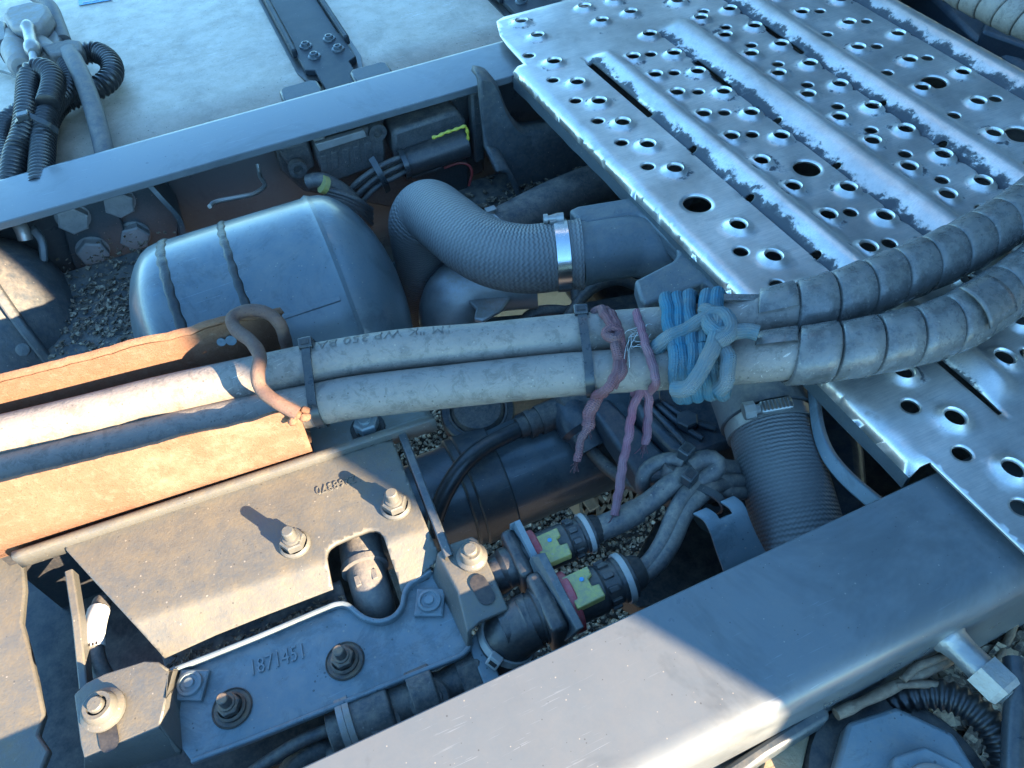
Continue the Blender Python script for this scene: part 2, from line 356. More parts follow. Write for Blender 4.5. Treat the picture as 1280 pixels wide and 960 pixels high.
def stone_mat(name, stops, scale):
    t = NT(name)
    oi = t.n.new('ShaderNodeObjectInfo'); v = t.voro(scale, 'Color'); sp = t.n.new('ShaderNodeSeparateXYZ'); t.l.new(v, sp.inputs[0])
    rp = t.n.new('ShaderNodeValToRGB'); e = rp.color_ramp.elements; rp.color_ramp.interpolation = 'LINEAR'
    while len(e) < len(stops): e.new(0.5)
    for el, (p, c) in zip(e, stops): el.position = p; el.color = (*c, 1)
    t.l.new(sp.outputs[0], rp.inputs[0]); c = t.mix(t.math('MULTIPLY', t.noise(260, 5), 0.5), rp.outputs[0], (0.09, 0.07, 0.055))
    t.l.new(c, t.b.inputs['Base Color']); t.b.inputs['Roughness'].default_value = 0.8
    t.l.new(t.bump(t.noise(220, 6), 0.5, 0.003), t.b.inputs['Normal'])
STN = [(0.0, (0.06, 0.04, 0.025)), (0.35, (0.13, 0.09, 0.06)), (0.7, (0.22, 0.16, 0.11)), (1.0, (0.42, 0.34, 0.26))]
stone_mat('gravel_stone', STN, 60)
stone_mat('soil', [(0.0, (0.02, 0.017, 0.014)), (0.5, (0.035, 0.029, 0.023)), (1.0, (0.07, 0.056, 0.045))], 90)

# ================================================================== ground
GZ = -0.95
g = MB(); g.add([(-60, -60, GZ), (60, -60, GZ), (60, 60, GZ), (-60, 60, GZ)], [(0, 1, 2, 3)])
finish(build(g, 'ground', 'soil', smooth=0), kind='structure')
def stones(regions, name, size):
    tmpl = []
    for k in range(6):
        bm = bmesh.new(); bmesh.ops.create_icosphere(bm, subdivisions=1, radius=1)
        for v in bm.verts: v.co = v.co * random.uniform(0.7, 1.15)
        tmpl.append(([v.co.copy() for v in bm.verts], [tuple(v.index for v in f.verts) for f in bm.faces])); bm.free()
    mb = MB()
    for (x0, x1, y0, y1, n) in regions:
        for _ in range(n):
            vs, fs = random.choice(tmpl); s = size * random.uniform(0.45, 1.25); c = Vector((random.uniform(x0, x1), random.uniform(y0, y1), GZ + s * random.uniform(0.1, 0.7)))
            q = Matrix.Rotation(random.uniform(0, 6.28), 3, Vector((random.random(), random.random(), random.random() + .1)).normalized())
            sc = Vector((1, random.uniform(.6, 1), random.uniform(.5, .8)))
            mb.add([c + (q @ Vector((v.x * sc.x, v.y * sc.y, v.z * sc.z))) * s for v in vs], fs)
    return build(mb, name, 'gravel_stone', smooth=0, weld=False)
ga, gb_ = pz(470, 500, GZ), pz(800, 730, GZ)
gv = stones([(0.02, 0.62, min(ga.y, gb_.y) - .12, max(ga.y, gb_.y) + .25, 17000), (0.6, 1.3, -0.1, 0.75, 4000)], 'gravel', 0.0062)
finish(gv, 'brown and grey gravel seen through gaps in the truck frame', 'gravel', kind='stuff')

# ================================================================== frame rails
def rail(yi, yo, name, label):
    s = 1 if yo > yi else -1; r = 0.016; prof = [(yi, 0.0)]
    for k in range(9):
        a = R(90 - 90 * k / 8); prof.append((yo - s * r + s * r * math.cos(a), -r + r * math.sin(a)))
    prof += [(yo, -0.262)]
    for k in range(5):
        a = R(-90 * k / 4); prof.append((yo - s * r + s * r * math.cos(a), -0.262 + r * math.sin(a) ))
    prof += [(yi, -0.278), (yi, -0.270), (yo - s * 0.009, -0.270), (yo - s * 0.009, -0.009), (yi, -0.0085)]
    rows = []; n = 90
    for i in range(n + 1):
        x = -0.75 + 2.3 * i / n; rows.append([Vector((x, y, z)) for (y, z) in prof])
    mb = MB(); mb.grid(rows, True)
    ob = build(mb, name, 'rail_paint', smooth=40, bevel=0.0009, seg=1)
    return finish(ob, label, 'frame rail', 'frame rails')
rail(0.1535, 0.0705, 'frame_rail', 'wide grey steel frame rail in the foreground, its lower end in sunlight')
rail(0.7570, 0.8490, 'frame_rail', 'grey steel frame rail at the back, beside the pale fuel tank')

# ================================================================== truck cab (outside the picture; its side throws the big shade)
cabx = thing('truck_cab', (2.2, 0.465, -0.2), 'dark truck cab with side air deflectors, unseen beyond the tread plate, with skirts added to block sun', 'truck cab')
ky = -0.785; kx = 0.1165 + (0.150 - ky) * 0.617
mb = MB(); mb.box(((1.45 + 3.2) / 2, 0.465, 1.25), (1.75, 2.44, 2.4)); build(mb, 'body', 'cab_paint', cabx, bevel=0.05, seg=4)
for yy in (ky, 2 * 0.465 - ky):
    mb = MB(); mb.box(((kx + 1.7) / 2, yy, 1.15), (1.7 - kx, 0.03, 2.3)); build(mb, 'air_deflector', 'pale_bounce_paint', cabx, bevel=0.010)
    mb = MB(); mb.box(((kx + 3.2) / 2, yy, -0.42), (3.2 - kx, 0.026, 0.86)); build(mb, 'sun_stop_skirt', 'pale_bounce_paint', cabx, bevel=0.010)  # unseen skirts added to stop sun reaching the ground under the truck

# ================================================================== fuel tank with straps
TZ = -0.035
tk = thing('fuel_tank', (-0.1, 1.25, -0.6), 'dull pale aluminium fuel tank behind the rear frame rail', 'fuel tank')
prof = []
ty0, ty1, tz0, rr = 0.875, 1.62, -0.62, 0.085
for (cy, cz, a0) in ((ty1 - rr, TZ - rr, 0), (ty0 + rr, TZ - rr, 90), (ty0 + rr, tz0 + rr, 180), (ty1 - rr, tz0 + rr, 270)):
    for k in range(9):
        a = R(a0 + 90 * k / 8); prof.append((cy + rr * math.cos(a), cz + rr * math.sin(a)))
mb = MB(); n = len(prof); tx1 = 0.475
rows = []
xs = [-1.1 + (tx1 - 0.02 + 1.1) * i / 40 for i in range(41)]
for x in xs: rows.append([Vector((x, y, z + 0.0012 * noise.noise((x * 4, y * 4, 0)))) for (y, z) in prof])
cy, cz = (ty0 + ty1) / 2, (TZ + tz0) / 2
for k in range(1, 6):
    a = R(90 * k / 5); q = 1 - 0.02 * (1 - math.cos(a)) / 0.35
    rows.append([Vector((tx1 - 0.02 + 0.02 * math.sin(a), cy + (y - cy) * q, cz + (z - cz) * q)) for (y, z) in prof])
mb.grid(rows, True); mb.f.append(tuple(range(len(mb.v) - n, len(mb.v)))); mb.f.append(tuple(reversed(range(n))))
build(mb, 'tank_shell', 'alu_dull', tk, smooth=50)
def tank_strap(xc, y_lo, lab):
    st = thing('tank_strap', (xc, 1.2, TZ - 0.3), lab, 'tank strap', 'tank straps')
    sk = 0.04
    def P(dx, y, z): return Vector((xc + dx + sk * (1.2 - y) * 0, y, z))
    za = TZ + 0.010
    # flat band with a wider bolted plate, folded edges
    poly = [(-0.030, 1.62), (-0.030, 1.02), (-0.033, 1.015), (-0.033, 0.945), (-0.022, 0.938), (-0.022, y_lo), (0.022, y_lo), (0.022, 0.938), (0.033, 0.945), (0.033, 1.015), (0.030, 1.02), (0.030, 1.62)]
    mb = MB(); mb.prism([P(a, b, za) for a, b in poly], (0, 0, -0.008)); build(mb, 'band', 'strap_paint', st, bevel=0.0012)
    for sx in (-1, 1):
        mb = MB(); mb.box(P(sx * 0.0345, 1.30, za + 0.001), (0.007, 0.62, 0.012)); build(mb, 'folded_edge', 'strap_paint', st, bevel=0.002)
    for (dx, y) in ((-0.017, 1.005), (0.015, 1.008), (-0.014, 0.972), (0.018, 0.975)):
        mb = MB(); mb.lathe(P(dx, y, za), Z, [(0, 0.0085), (0.0015, 0.008), (0.002, 0.0058), (0.005, 0.0052), (0.0055, 0.003), (0.003, 0.0022), (0.003, 0)], 16); build(mb, 'rivet', 'chassis_paint', st)
    mb = MB(); mb.prism([P(a, b, TZ + 0.0019) for a, b in ((-0.042, 1.62), (-0.042, 0.96), (-0.034, 0.925), (0.034, 0.925), (0.042, 0.96), (0.042, 1.62))], (0, 0, -0.004)); build(mb, 'rubber_liner', 'conduit_plastic', st)
tank_strap(pz(393, 50, TZ).x, 0.858, 'black steel strap with four rivets running across the pale fuel tank')
tank_strap(pz(652, 18, TZ).x + 0.02, 0.858, 'dark tank strap just left of the tread plate corner')
for (u, v) in ((376, 110), (464, 87)):
    p = pz(u, v + 4, TZ + 0.012); mb = MB(); w2 = 0.024
    pts = [(-w2, -0.02), (-w2, 0.012), (-w2 + 0.006, 0.018), (w2 - 0.006, 0.018), (w2, 0.012), (w2, -0.02)]
    mb.prism([p + Vector((a, b, 0.002)) for a, b in pts], (0, 0, -0.014))
    finish(build(mb, 'rubber_pad', 'conduit_plastic', bevel=0.003), 'black rubber pad showing over the rear rail, %s of the tank strap' % ('left' if u < 400 else 'right'), 'pad', 'pads beside the tank strap')
st = MB(); q = [pz(97, -6, TZ + 0.001), pz(99, 7, TZ + 0.001), pz(140, 0, TZ + 0.001), pz(138, -9, TZ + 0.001)]
st.prism(q, (0, 0, 0.0006)); stk = build(st, 'sticker', 'blue_sticker', smooth=0); finish(stk, 'small blue sticker with white lines on the fuel tank', 'sticker')
for k in range(3):
    a = q[1].lerp(q[2], 0.12 + 0.28 * k); b = q[1].lerp(q[2], 0.33 + 0.28 * k); up = (q[0] - q[1]).normalized()
    m2 = MB(); m2.prism([a + up * 0.006 + Z * .0009, b + up * 0.006 + Z * .0009, b + up * 0.0085 + Z * .0009, a + up * 0.0085 + Z * .0009], (0, 0, 0.0003)); build(m2, 'printed_line', 'white_plastic', stk, smooth=0)

# ================================================================== air tank
AY, AZ, AR = 0.600, -0.104, 0.114
xl = pz(170, 350, AZ).x; x0 = py(232, 300, AY - 0.05).x; 
tank = thing('air_tank', (-0.03, AY, AZ - AR), 'glossy dark cylindrical air tank with weld seams between the rails', 'air tank')
xa, xb = -0.107, 0.036
prof = []
for k in range(11):
    a = R(90 * k / 10); prof.append((xa - 0.052 * math.cos(a), AR * math.sin(a)))
prof += [(xa + 0.012, AR), ((xa + xb) / 2, AR + 0.0004), (xb - 0.012, AR)]
prof += [(xb - 0.004, AR), (xb, AR + 0.0022), (xb + 0.004, AR + 0.0006)]
for k in range(11):
    a = R(90 * k / 10); prof.append((xb + 0.004 + 0.058 * math.sin(a), (AR) * math.cos(a)))
mb = MB(); mb.lathe(Vector((0, AY, AZ)), X, prof, 72); build(mb, 'shell', 'tank_paint', tank, smooth=50)
def bead(x, r0, w, name='weld_bead'):
    rows = []; n = 240
    for k in range(n + 1):
        a = 2 * math.pi * k / n; rp = 0.0004 * abs(math.sin(k * .55)) + 0.0006 * noise.noise((k * 0.35, x * 50, 0)); row = []
        for j in range(7):
            t = math.pi * j / 6; xx = x + w * math.cos(t) + 0.0012 * noise.noise((k * .2, 3, x)) + .0006 * math.sin(k * 1.1) * math.cos(t); r = r0 - 0.0008 + (0.0022 + rp) * math.sin(t)
            row.append(Vector((xx, AY + r * math.cos(a), AZ + r * math.sin(a))))
        rows.append(row)
    m = MB(); m.grid(rows); build(m, name, 'weld_dark', tank, smooth=40)
bead(xa + 0.006, AR, 0.0046); bead(-0.046, AR, 0.0040)
mb = MB(); rows = []
for i in range(20):
    x = -0.035 + (xb - 0.006 + 0.035) * i / 19; a = R(118)
    rows.append([Vector((x, AY - math.sin(R(d)) * (AR + h), AZ + math.cos(R(d)) * (AR + h))) for d, h in ((42, -.0005), (43, .0009), (44.5, .0009), (45.5, -.0005))])
mb.grid(rows); build(mb, 'long_seam', 'tank_paint', tank)

# ================================================================== bolted bracket on the far rail's web
WY = 0.838
bp = thing('bolted_bracket', py(120, 310, WY - 0.02), 'dark bracket of two upright plates with hexagon bolts, left of the air tank', 'bracket')
def vplate(pts, y, t, name, mat, parent=None, bevel=0.002):
    m = MB(); q = [py(u, v, y) for u, v in pts]; q = [Vector((p.x, p.y, min(p.z, -.012))) for p in q]; m.prism(q, (0, t, 0)); return build(m, name, mat, parent, bevel=bevel)
vplate([(50, 205), (120, 195), (178, 352), (140, 378), (118, 372), (90, 330)], WY - 0.020, 0.013, 'plate', 'chassis_paint', bp)
vplate([(118, 205), (190, 175), (225, 270), (220, 330), (165, 345)], WY - 0.012, 0.010, 'plate', 'chassis_paint', bp)
mb = MB(); pth = spline([py(182, 215, WY - .02), py(200, 235, WY - .03), py(222, 262, WY - .035), py(228, 300, WY - .03)], 0.006)
mb.strip(pth, Y, 0.05, 0.005); build(mb, 'curved_flange', 'chassis_paint', bp)
for (u, v, y) in ((148, 251, WY - .012), (91, 271, WY - .02), (116, 312, WY - .02), (168, 293, WY - .012), (138, 351, WY - .02)):
    p = py(u, v, y); mb = MB(); mb.lathe(p + Y * 0.001, -Y, [(0, 0.0175), (0.002, 0.0175), (0.002, 0)], 24); mb.hexa(p - Y * 0.001, -Y, 0.0165, 0.0095, up=Vector((random.uniform(-1, 1), 0, 1)))
    build(mb, 'hexagon_bolt', 'bolt_grey', bp, smooth=25)
# rounded casting at the left edge
cs = thing('axle_housing', pz(40, 420, -0.25), 'large rounded dark casting at the left edge below the rear rail', 'casting')
c0 = py(20, 420, 0.60); mb = MB()
ax = Vector((1, 0.25, 0.05)).normalized()
pc = py(-30, 445, 0.74)
mb.lathe(pc, ax, [(-0.3, 0.108), (0.02, 0.112), (0.05, 0.110), (0.08, 0.10), (0.10, 0.082), (0.112, 0.06), (0.118, 0.03), (0.12, 0)], 48)
build(mb, 'dome', 'cast_iron', cs, smooth=60)
mb = MB(); mb.lathe(pc + ax * 0.062, ax, [(0, 0.10), (0, 0.118), (0.009, 0.118), (0.009, 0.09)], 48); build(mb, 'rim', 'cast_iron', cs, bevel=0.002)
mb = MB(); mb.lathe(py(30, 437, 0.635), Vector((0, -.7, .6)), [(0, .006), (.004, .006), (.005, .004), (.005, 0)], 16); build(mb, 'plug', 'cast_iron', cs)
mb = MB(); mb.tube(spline([py(20, 275, .80), py(28, 288, .79), py(32, 300, .785)]), 0.007, 12); build(mb, 'stud', 'zinc', cs)
mb = MB(); mb.strip(spline([py(40, 285, .79), py(52, 300, .78), py(55, 325, .77)]), Y, 0.01, 0.008); build(mb, 'bent_tab', 'chassis_paint', cs, bevel=0.002)
# dirt lying on the cross member ledge between casting and tank
lg = MB(); lg.box(py(150, 400, .68), (0.14, 0.20, 0.012)); 
cl = build(lg, 'crossmember_ledge', 'cast_iron', bevel=0.003); finish(cl, 'flat dark ledge littered with dirt between casting and air tank', 'ledge')
def litter(c, sx, sy, n, name, label, smin=.002, smax=.008):
    mb = MB()
    for _ in range(n):
        p = c + Vector((random.gauss(0, sx), random.gauss(0, sy), random.uniform(0, .006))); l = random.uniform(smin, smax); wd = l * random.uniform(.25, .8); a = random.uniform(0, 6.28)
        d = Vector((math.cos(a), math.sin(a), random.uniform(-.4, .4))) * l; e = Vector((-math.sin(a), math.cos(a), random.uniform(-.3, .5))) * wd; f = Vector((0, 0, wd * .5))
        mb.prism([p - d, p + e, p + d, p - e], f)
    return finish(build(mb, name, 'wood_litter', smooth=0, weld=False), label, 'debris', kind='stuff')
stone_mat('wood_litter', [(0.0, (0.05, 0.04, 0.03)), (0.5, (0.16, 0.11, 0.07)), (1.0, (0.42, 0.33, 0.22))], 300)
p = py(150, 400, .68); litter(Vector((p.x, p.y, p.z + .006)), .035, .05, 1100, 'debris', 'brown leaf and soil litter between the casting and the air tank', .0010, .0042)

# ================================================================== tread plate
def plate():
    ZP = 0.012
    def warp(x, y):      # columns of the pressing are very slightly fanned
        d = 0.045 if x < 0.33 else 0.045 - (x - 0.33) * 0.045 / 0.20 if x < 0.53 else -(x - 0.53) * 0.10
        return x + max(-0.02, d) * (0.7 - y)
    holes = []                                        # x (at y = 0.7), y, radius, collar
    def col(x, ys, r, c):
        for yv in ys: holes.append((x, yv, r, c))
    col(0.356, (.842, .800), .0074, 1); col(0.344, (.736, .684, .639, .593, .548, .502, .408, .362, .320, .272, .222, .176, .130, .084, .040), .0079, 1)
    col(0.329, (.767,), .0063, 0); col(0.3265, (.705, .656, .611, .566, .520, .381, .335, .29, .243, .197, .153, .108, .06), .0062, 0)
    col(0.333, (.451,), .0126, 0); col(0.452, (.448,), .0126, 0); col(0.656, (.506, .399), .0126, 0)
    col(0.434, (.836, .794), .0074, 1); col(0.421, (.701, .656, .614, .567, .521, .475, .430, .384, .336, .292, .246, .201, .155, .11, .06), .0078, 1)
    col(0.472, (.833, .795), .0074, 1); col(0.4625, (.736, .685, .639, .592, .546, .499, .406, .361, .316, .270, .224, .178, .13, .08), .0078, 1)
    col(0.4425, (.700, .653, .608, .562, .517, .380, .334, .29, .243, .197), .0062, 0)
    ys = [.790 - .0488 * k if k < 4 else .594 - .0470 * (k - 4) for k in range(14)]
    col(0.5315, (.838, .790, .740, .691, .642, .594, .546, .498, .452, .405, .359, .316, .272, .228, .18, .13), .0079, 1)
    col(0.571, (.838, .790, .741, .692, .643, .594, .546, .498, .452, .405, .359, .312, .268, .22, .17), .0079, 1)
    col(0.5455, (.804, .756, .710, .661, .613, .564, .517, .469, .424, .379, .333, .288, .242), .0062, 0)
    col(0.635, (.790, .741, .692, .596, .501, .409, .31), .0079, 1); col(0.629, (.639, .543, .451, .36), .0063, 0)
    col(0.6625, (.740, .645, .549, .456, .35), .0079, 1); col(0.6565, (.687, .591), .0062, 0)
    col(0.690, (.79, .742, .694, .598, .504, .41, .31), .0079, 1); col(0.684, (.641, .546, .454, .36), .0062, 0)
    col(0.755, (.74, .69, .643, .598, .551, .506, .46, .41), .0078, 0)
    holes2 = [h for h in holes]
    for e, yy in ((0.3785, .524), (0.3785, .437), (0.3785, .35), (0.4795, .526), (0.4795, .44), (0.585, .50), (0.585, .42), (0.715, .43)): holes2.append((e, yy, .0042, 0))
    ridges = [(0.375, 0.399, 0.4155, .168, .735), (0.475, 0.508, 0.5245, .168, .755), (0.581, 0.606, 0.627, .168, .79), (0.705, 0.727, 0.745, .12, .90)]
    slots = [(0.3775, .594, .716, .0024), (0.3775, .166, .236, .0026), (0.4775, .600, .665, .0022), (0.5835, .62, .70, .0018)]
    def sm(t): t = max(0.0, min(1.0, t)); return t * t * (3 - 2 * t)
    def height(x, y):
        h = 0.0; wv = 0.24 if 0.40 < x < 0.56 else 0.13
        for (xe, xc, xf, y0, y1) in ridges:
            if xe - 1e-5 < x < xf:
                m = sm((y - y0) / 0.022) * sm((y1 - y) / 0.022)
                if x < xc: p = -0.0030 + 0.0120 * math.sin(math.pi / 2 * min(1, max(0, (x - xe) / (xc - xe))) ** 1.15)
                else: p = 0.0090 * (1 - sm((x - xc) / (xf - xc)))
                h += p * m
                if x < xe + 0.004: wv = max(wv, 0.78 * m)
                elif x < xe + 0.016: wv = max(wv, (0.70 - 0.42 * (x - xe - .004) / .012) * m)
                else: wv = min(wv, 0.1)
        for (hx, hy, r, c) in near(x, y):
            d = math.hypot(x - hx, y - hy)
            if c and d < r * 1.9:
                t = (d - r * 1.04) / (r * 0.82); k = 1 - max(0.0, min(1.0, t)); h += 0.0040 * (k ** 1.5)
                if 0.7 < t: wv = max(wv, 0.40)
        if x > 0.735: t = (x - 0.735) / 0.04; h -= 0.020 * t * t
        if x < LIP(y) and 0.157 < y < 0.752:
            t = (LIP(y) - x) / 0.012; h -= 0.012 * (1 - math.sqrt(max(0.0, 1 - min(1, t) ** 2)))
        return h, wv
    def LIP(y): return 0.304 + (y - 0.157) / 0.595 * 0.008
    cells = {}
    for hh in holes2: cells.setdefault((int(hh[0] / .03), int(hh[1] / .03)), []).append(hh)
    def near(x, y):
        i, j = int(x / .03), int(y / .03)
        for a in (-1, 0, 1):
            for b in (-1, 0, 1):
                for q in cells.get((i + a, j + b), ()): yield q
    pts = []; edges = []; inner = []
    def loop(ps, e=True):
        o = len(pts); pts.extend(ps); n = len(ps)
        if e: edges.extend((o + k, o + (k + 1) % n) for k in range(n))
    YB, YT = -0.03, 0.868
    out = [(0.3045, YB), (0.3045, 0.155), (0.305, 0.157), (0.292, 0.1575), (0.300, 0.745), (0.302, 0.7515), (0.3165, 0.7525), (0.319, 0.80), (0.3225, 0.828), (0.334, 0.862), (0.345, YT), (0.775, YT), (0.775, YB)]
    fine = []
    for k in range(len(out)):
        a, b = out[k], out[(k + 1) % len(out)]; L = math.hypot(a[0] - b[0], a[1] - b[1]); n = max(1, int(L / 0.006))
        fine += [(a[0] + (b[0] - a[0]) * i / n, a[1] + (b[1] - a[1]) * i / n) for i in range(n)]
    loop(fine)
    rings = []
    for (hx, hy, r, c) in holes2:
        n = 20 if r < .012 else 28
        loop([(hx + r * math.cos(2 * math.pi * k / n), hy + r * math.sin(2 * math.pi * k / n)) for k in range(n)]); inner.append((hx, hy, r))
        for q in ((1.04, 1.2, 1.4, 1.62, 1.86) if c else (1.3,)):
            for k in range(n):
                x, y = hx + r * q * math.cos(2 * math.pi * (k + .5) / n), hy + r * q * math.sin(2 * math.pi * (k + .5) / n)
                pts.append((x, y)) if 0.301 < x < 0.774 else None
    for (xs, ya, yb, hw) in slots:
        n = int((yb - ya) / 0.005); loop([(xs - hw, ya + (yb - ya) * i / n) for i in range(n + 1)] + [(xs + hw, yb - (yb - ya) * i / n) for i in range(n + 1)])
    def inpoly(x, y, poly):
        c = False; j = len(poly) - 1
        for i in range(len(poly)):
            if (poly[i][1] > y) != (poly[j][1] > y) and x < (poly[j][0] - poly[i][0]) * (y - poly[i][1]) / (poly[j][1] - poly[i][1]) + poly[i][0]: c = not c
            j = i
        return c
    def free(x, y, m=1.0):
        for (hx, hy, r, c) in near(x, y):
            if math.hypot(x - hx, y - hy) < r * (2.05 if c else 1.6) * m: return False
        for (xs, ya, yb, hw) in slots:
            if abs(x - xs) < hw + .002 and ya - .002 < y < yb + .002: return False
        return True
    xs = [0.2945, 0.297, 0.2995, 0.3015, 0.304, 0.3065, 0.309, 0.3125] + [0.318 + .006 * k for k in range(76)]
    extra = []
    for (xe, xc, xf, y0, y1) in ridges: extra += [xe - 0.0006, xe + 0.0006]
    for x in xs + extra:
        isx = x in extra; yy = YB + .003
        if not isx and any(abs(x - e) < .0018 for e in extra): continue
        while yy < YT - .002:
            ok = free(x, yy)
            if x < 0.36 and not (inpoly(x - .0012, yy, out) and inpoly(x, yy + .002, out) and inpoly(x, yy - .002, out)): ok = False
            if ok: pts.append((x, yy + (0 if isx else random.uniform(-.001, .001))))
            yy += .006
    res = geometry.delaunay_2d_cdt([Vector(p) for p in pts], edges, [], 0, 1e-6)
    V2, F2 = res[0], res[2]
    F = []
    for f in F2:
        cx = sum(V2[i].x for i in f) / len(f); cy = sum(V2[i].y for i in f) / len(f)
        if not inpoly(cx, cy, out): continue
        if any(math.hypot(cx - hx, cy - hy) < r * 0.985 for (hx, hy, r, c) in near(cx, cy)): continue
        if any(abs(cx - s_) < hw and ya < cy < yb for (s_, ya, yb, hw) in slots): continue
        F.append(tuple(f))
    used = sorted({i for f in F for i in f}); idx = {o: k for k, o in enumerate(used)}
    mb = MB(); wear = []
    for o in used:
        x, y = V2[o].x, V2[o].y; h, wv = height(x, y); xx = x
        if x < LIP(y) and 0.157 < y < 0.752: xx = LIP(y) - 0.012 * math.sin(min(1, (LIP(y) - x) / .012) * math.pi / 2) * .9
        mb.v.append(Vector((warp(xx, y), y, ZP + h))); wear.append(wv)
    mb.f = [tuple(idx[i] for i in f) for f in F]
    # make every face look up before the thickness is added below
    fs = []
    for f in mb.f:
        a, b, c = (mb.v[i] for i in f[:3]); fs.append(f if (b - a).cross(c - a).z > 0 else tuple(reversed(f)))
    mb.f = fs
    ob = build(mb, 'tread_plate', 'worn_plate', smooth=38, solid=0.0028, attr=wear, weld=False)
    finish(ob, 'worn silver steel tread plate with collared holes and pressed ridges, laid across both rails', 'tread plate')
    # turned down skirt under the rounded left edge
    sk = MB(); rows = []
    for k in range(60):
        y = 0.158 + (0.751 - 0.158) * k / 59; x = warp(LIP(y) - 0.0108, y) ; rows.append([Vector((x + .0002, y, ZP - .0105)), Vector((x - .0006, y, ZP - .024 + .002 * noise.noise((y * 30, 0, 0)))), Vector((x + .0022, y, ZP - .024)), Vector((x + .0028, y, ZP - .0105))])
    sk.grid(rows, True); so_ = build(sk, 'skirt', 'chassis_paint', ob)
plate()

# ================================================================== hose tray (rusty channel)
def loft(rows, name, mat, parent, th=0.004, **k):
    m = MB(); m.grid(rows); return build(m, name, mat, parent, solid=th, **k)
tr = thing('hose_tray', pz(180, 560, -0.035), 'rusty orange steel channel at the left holding the two hoses', 'hose tray')
def lin(a, b, n): return [a.lerp(b, i / n) for i in range(n + 1)]
nt = lin(pz(-90, 628, .036), pz(372, 513, .026), 60); nb = lin(pz(-90, 726, -.033), pz(393, 571, -.033), 60)
def wall(top, bot, out, name):
    rows = []
    for i, (a, b) in enumerate(zip(top, bot)):
        jit = Vector((0, 0, 0.0030 * noise.noise((i * .11, 7, 0)) + 0.0014 * noise.noise((i * .37, 1, 0)) + .0007 * noise.noise((i * 1.7, 4, 0))))
        r = [a + jit + out * 0.004, a + jit * .8 + out * 0.0005 + Z * .001] + [(a + jit).lerp(b, t) + out * (-.0012 * math.sin(t * 3.1)) for t in (.03, .25, .5, .75, 1.0)]
        rows.append(r)
    m = MB(); m.grid(rows); return build(m, name, 'rust', tr, solid=0.0045, smooth=50)
wall(nt, nb, Y, 'near_wall')
fb = lin(pz(-90, 500, .032), pz(285, 403, .032), 60) + lin(pz(288, 402, .032), pz(352, 392, .012), 12)
wall(fb, [Vector((p.x - .004, p.y + .002, -.033)) for p in fb], Vector((0, -.4, 0)), 'far_wall')
mb = MB(); fl = [Vector((p.x, p.y, -.031)) for p in fb]; rows = []
for a, b in zip(lin(fl[0], fl[-1], 40), lin(nb[0], nb[-1], 40)): rows.append([a, b + Z * .002])
mb.grid(rows); build(mb, 'floor', 'rust', tr, solid=.003)
for (u, v, d) in ((277, 427, .0035), (289, 425, .0042)):
    p = pz(u, v, .016); nrm = Vector((-.2, -.9, .3)).normalized(); m = MB(); m.lathe(p, nrm, [(0, 0), (0, d), (0.0012, d), (.0012, d * .75), (.0004, 0)], 12); build(m, 'punched_mark', 'bracket_dark', tr)
# bent rod bridging the tray
hk = spline([pz(362, 447, -.008), pz(356, 423, .012), pz(349, 404, .034), pz(333, 391, .042), pz(310, 388, .046), pz(291, 397, .047), pz(295, 412, .047), pz(314, 427, .047), pz(325, 446, .045), pz(322, 466, .043), pz(326, 486, .037), pz(345, 502, .034), pz(372, 517, .026)], .003)
mb = MB(); mb.tube(hk, lambda L: .0049 * (1 + .04 * math.sin(L * 400) * math.sin(L * 91)), 16); build(mb, 'bent_rod', 'rust_rod', tr, smooth=70)
mb = MB(); 
for k in range(7):
    p = hk[-1] + Vector((random.uniform(-.006, .008), random.uniform(-.003, .003), random.uniform(-.004, .001))); mb.lathe(p - Z * .003, Z, [(0, 0), (.001, .003), (.003, .0035), (.005, .002), (.006, 0)], 10)
build(mb, 'weld', 'rust', tr, smooth=60)

# ================================================================== two long hoses and their spiral guards
H1 = [(-90, 567, .008), (0, 546, .008), (100, 522, .008), (200, 497, .008), (300, 475, .009), (400, 454, .011), (500, 438, .014), (600, 430, .014), (700, 420, .015), (800, 412, .018), (880, 406, .026), (950, 396, .036), (1030, 378, .042), (1100, 353, .044), (1180, 320, .044), (1240, 287, .044), (1300, 247, .044), (1370, 190, .044)]
H2 = [(-90, 612, -.008), (0, 592, -.008), (100, 569, -.008), (200, 545, -.008), (300, 523, -.006), (380, 509, -.002), (450, 496, .003), (600, 479, .006), (700, 469, .008), (800, 462, .013), (900, 454, .026), (950, 449, .034), (1030, 441, .040), (1110, 428, .042), (1180, 409, .043), (1240, 376, .043), (1300, 335, .043), (1370, 275, .043)]
HP1 = spline([pz(*q) for q in H1]); HP2 = spline([pz(*q) for q in H2])
HR = 0.0160
def hose(path, label):
    m = MB(); m.tube(path, HR, 28); return finish(build(m, 'rubber_hose', 'hose_rubber', smooth=60), label, 'hose', 'pair of long grey hoses')
hose(HP1, 'upper of the two long dusty grey hoses, with worn lettering'); hose(HP2, 'lower of the two long dusty grey hoses, nearer the camera')
def at_u(path, u):
    i = min(range(len(path)), key=lambda k: abs(proj(path[k])[0] - u)); a = path[max(0, i - 2)]; b = path[min(len(path) - 1, i + 2)]
    return path[i], (b - a).normalized(), i
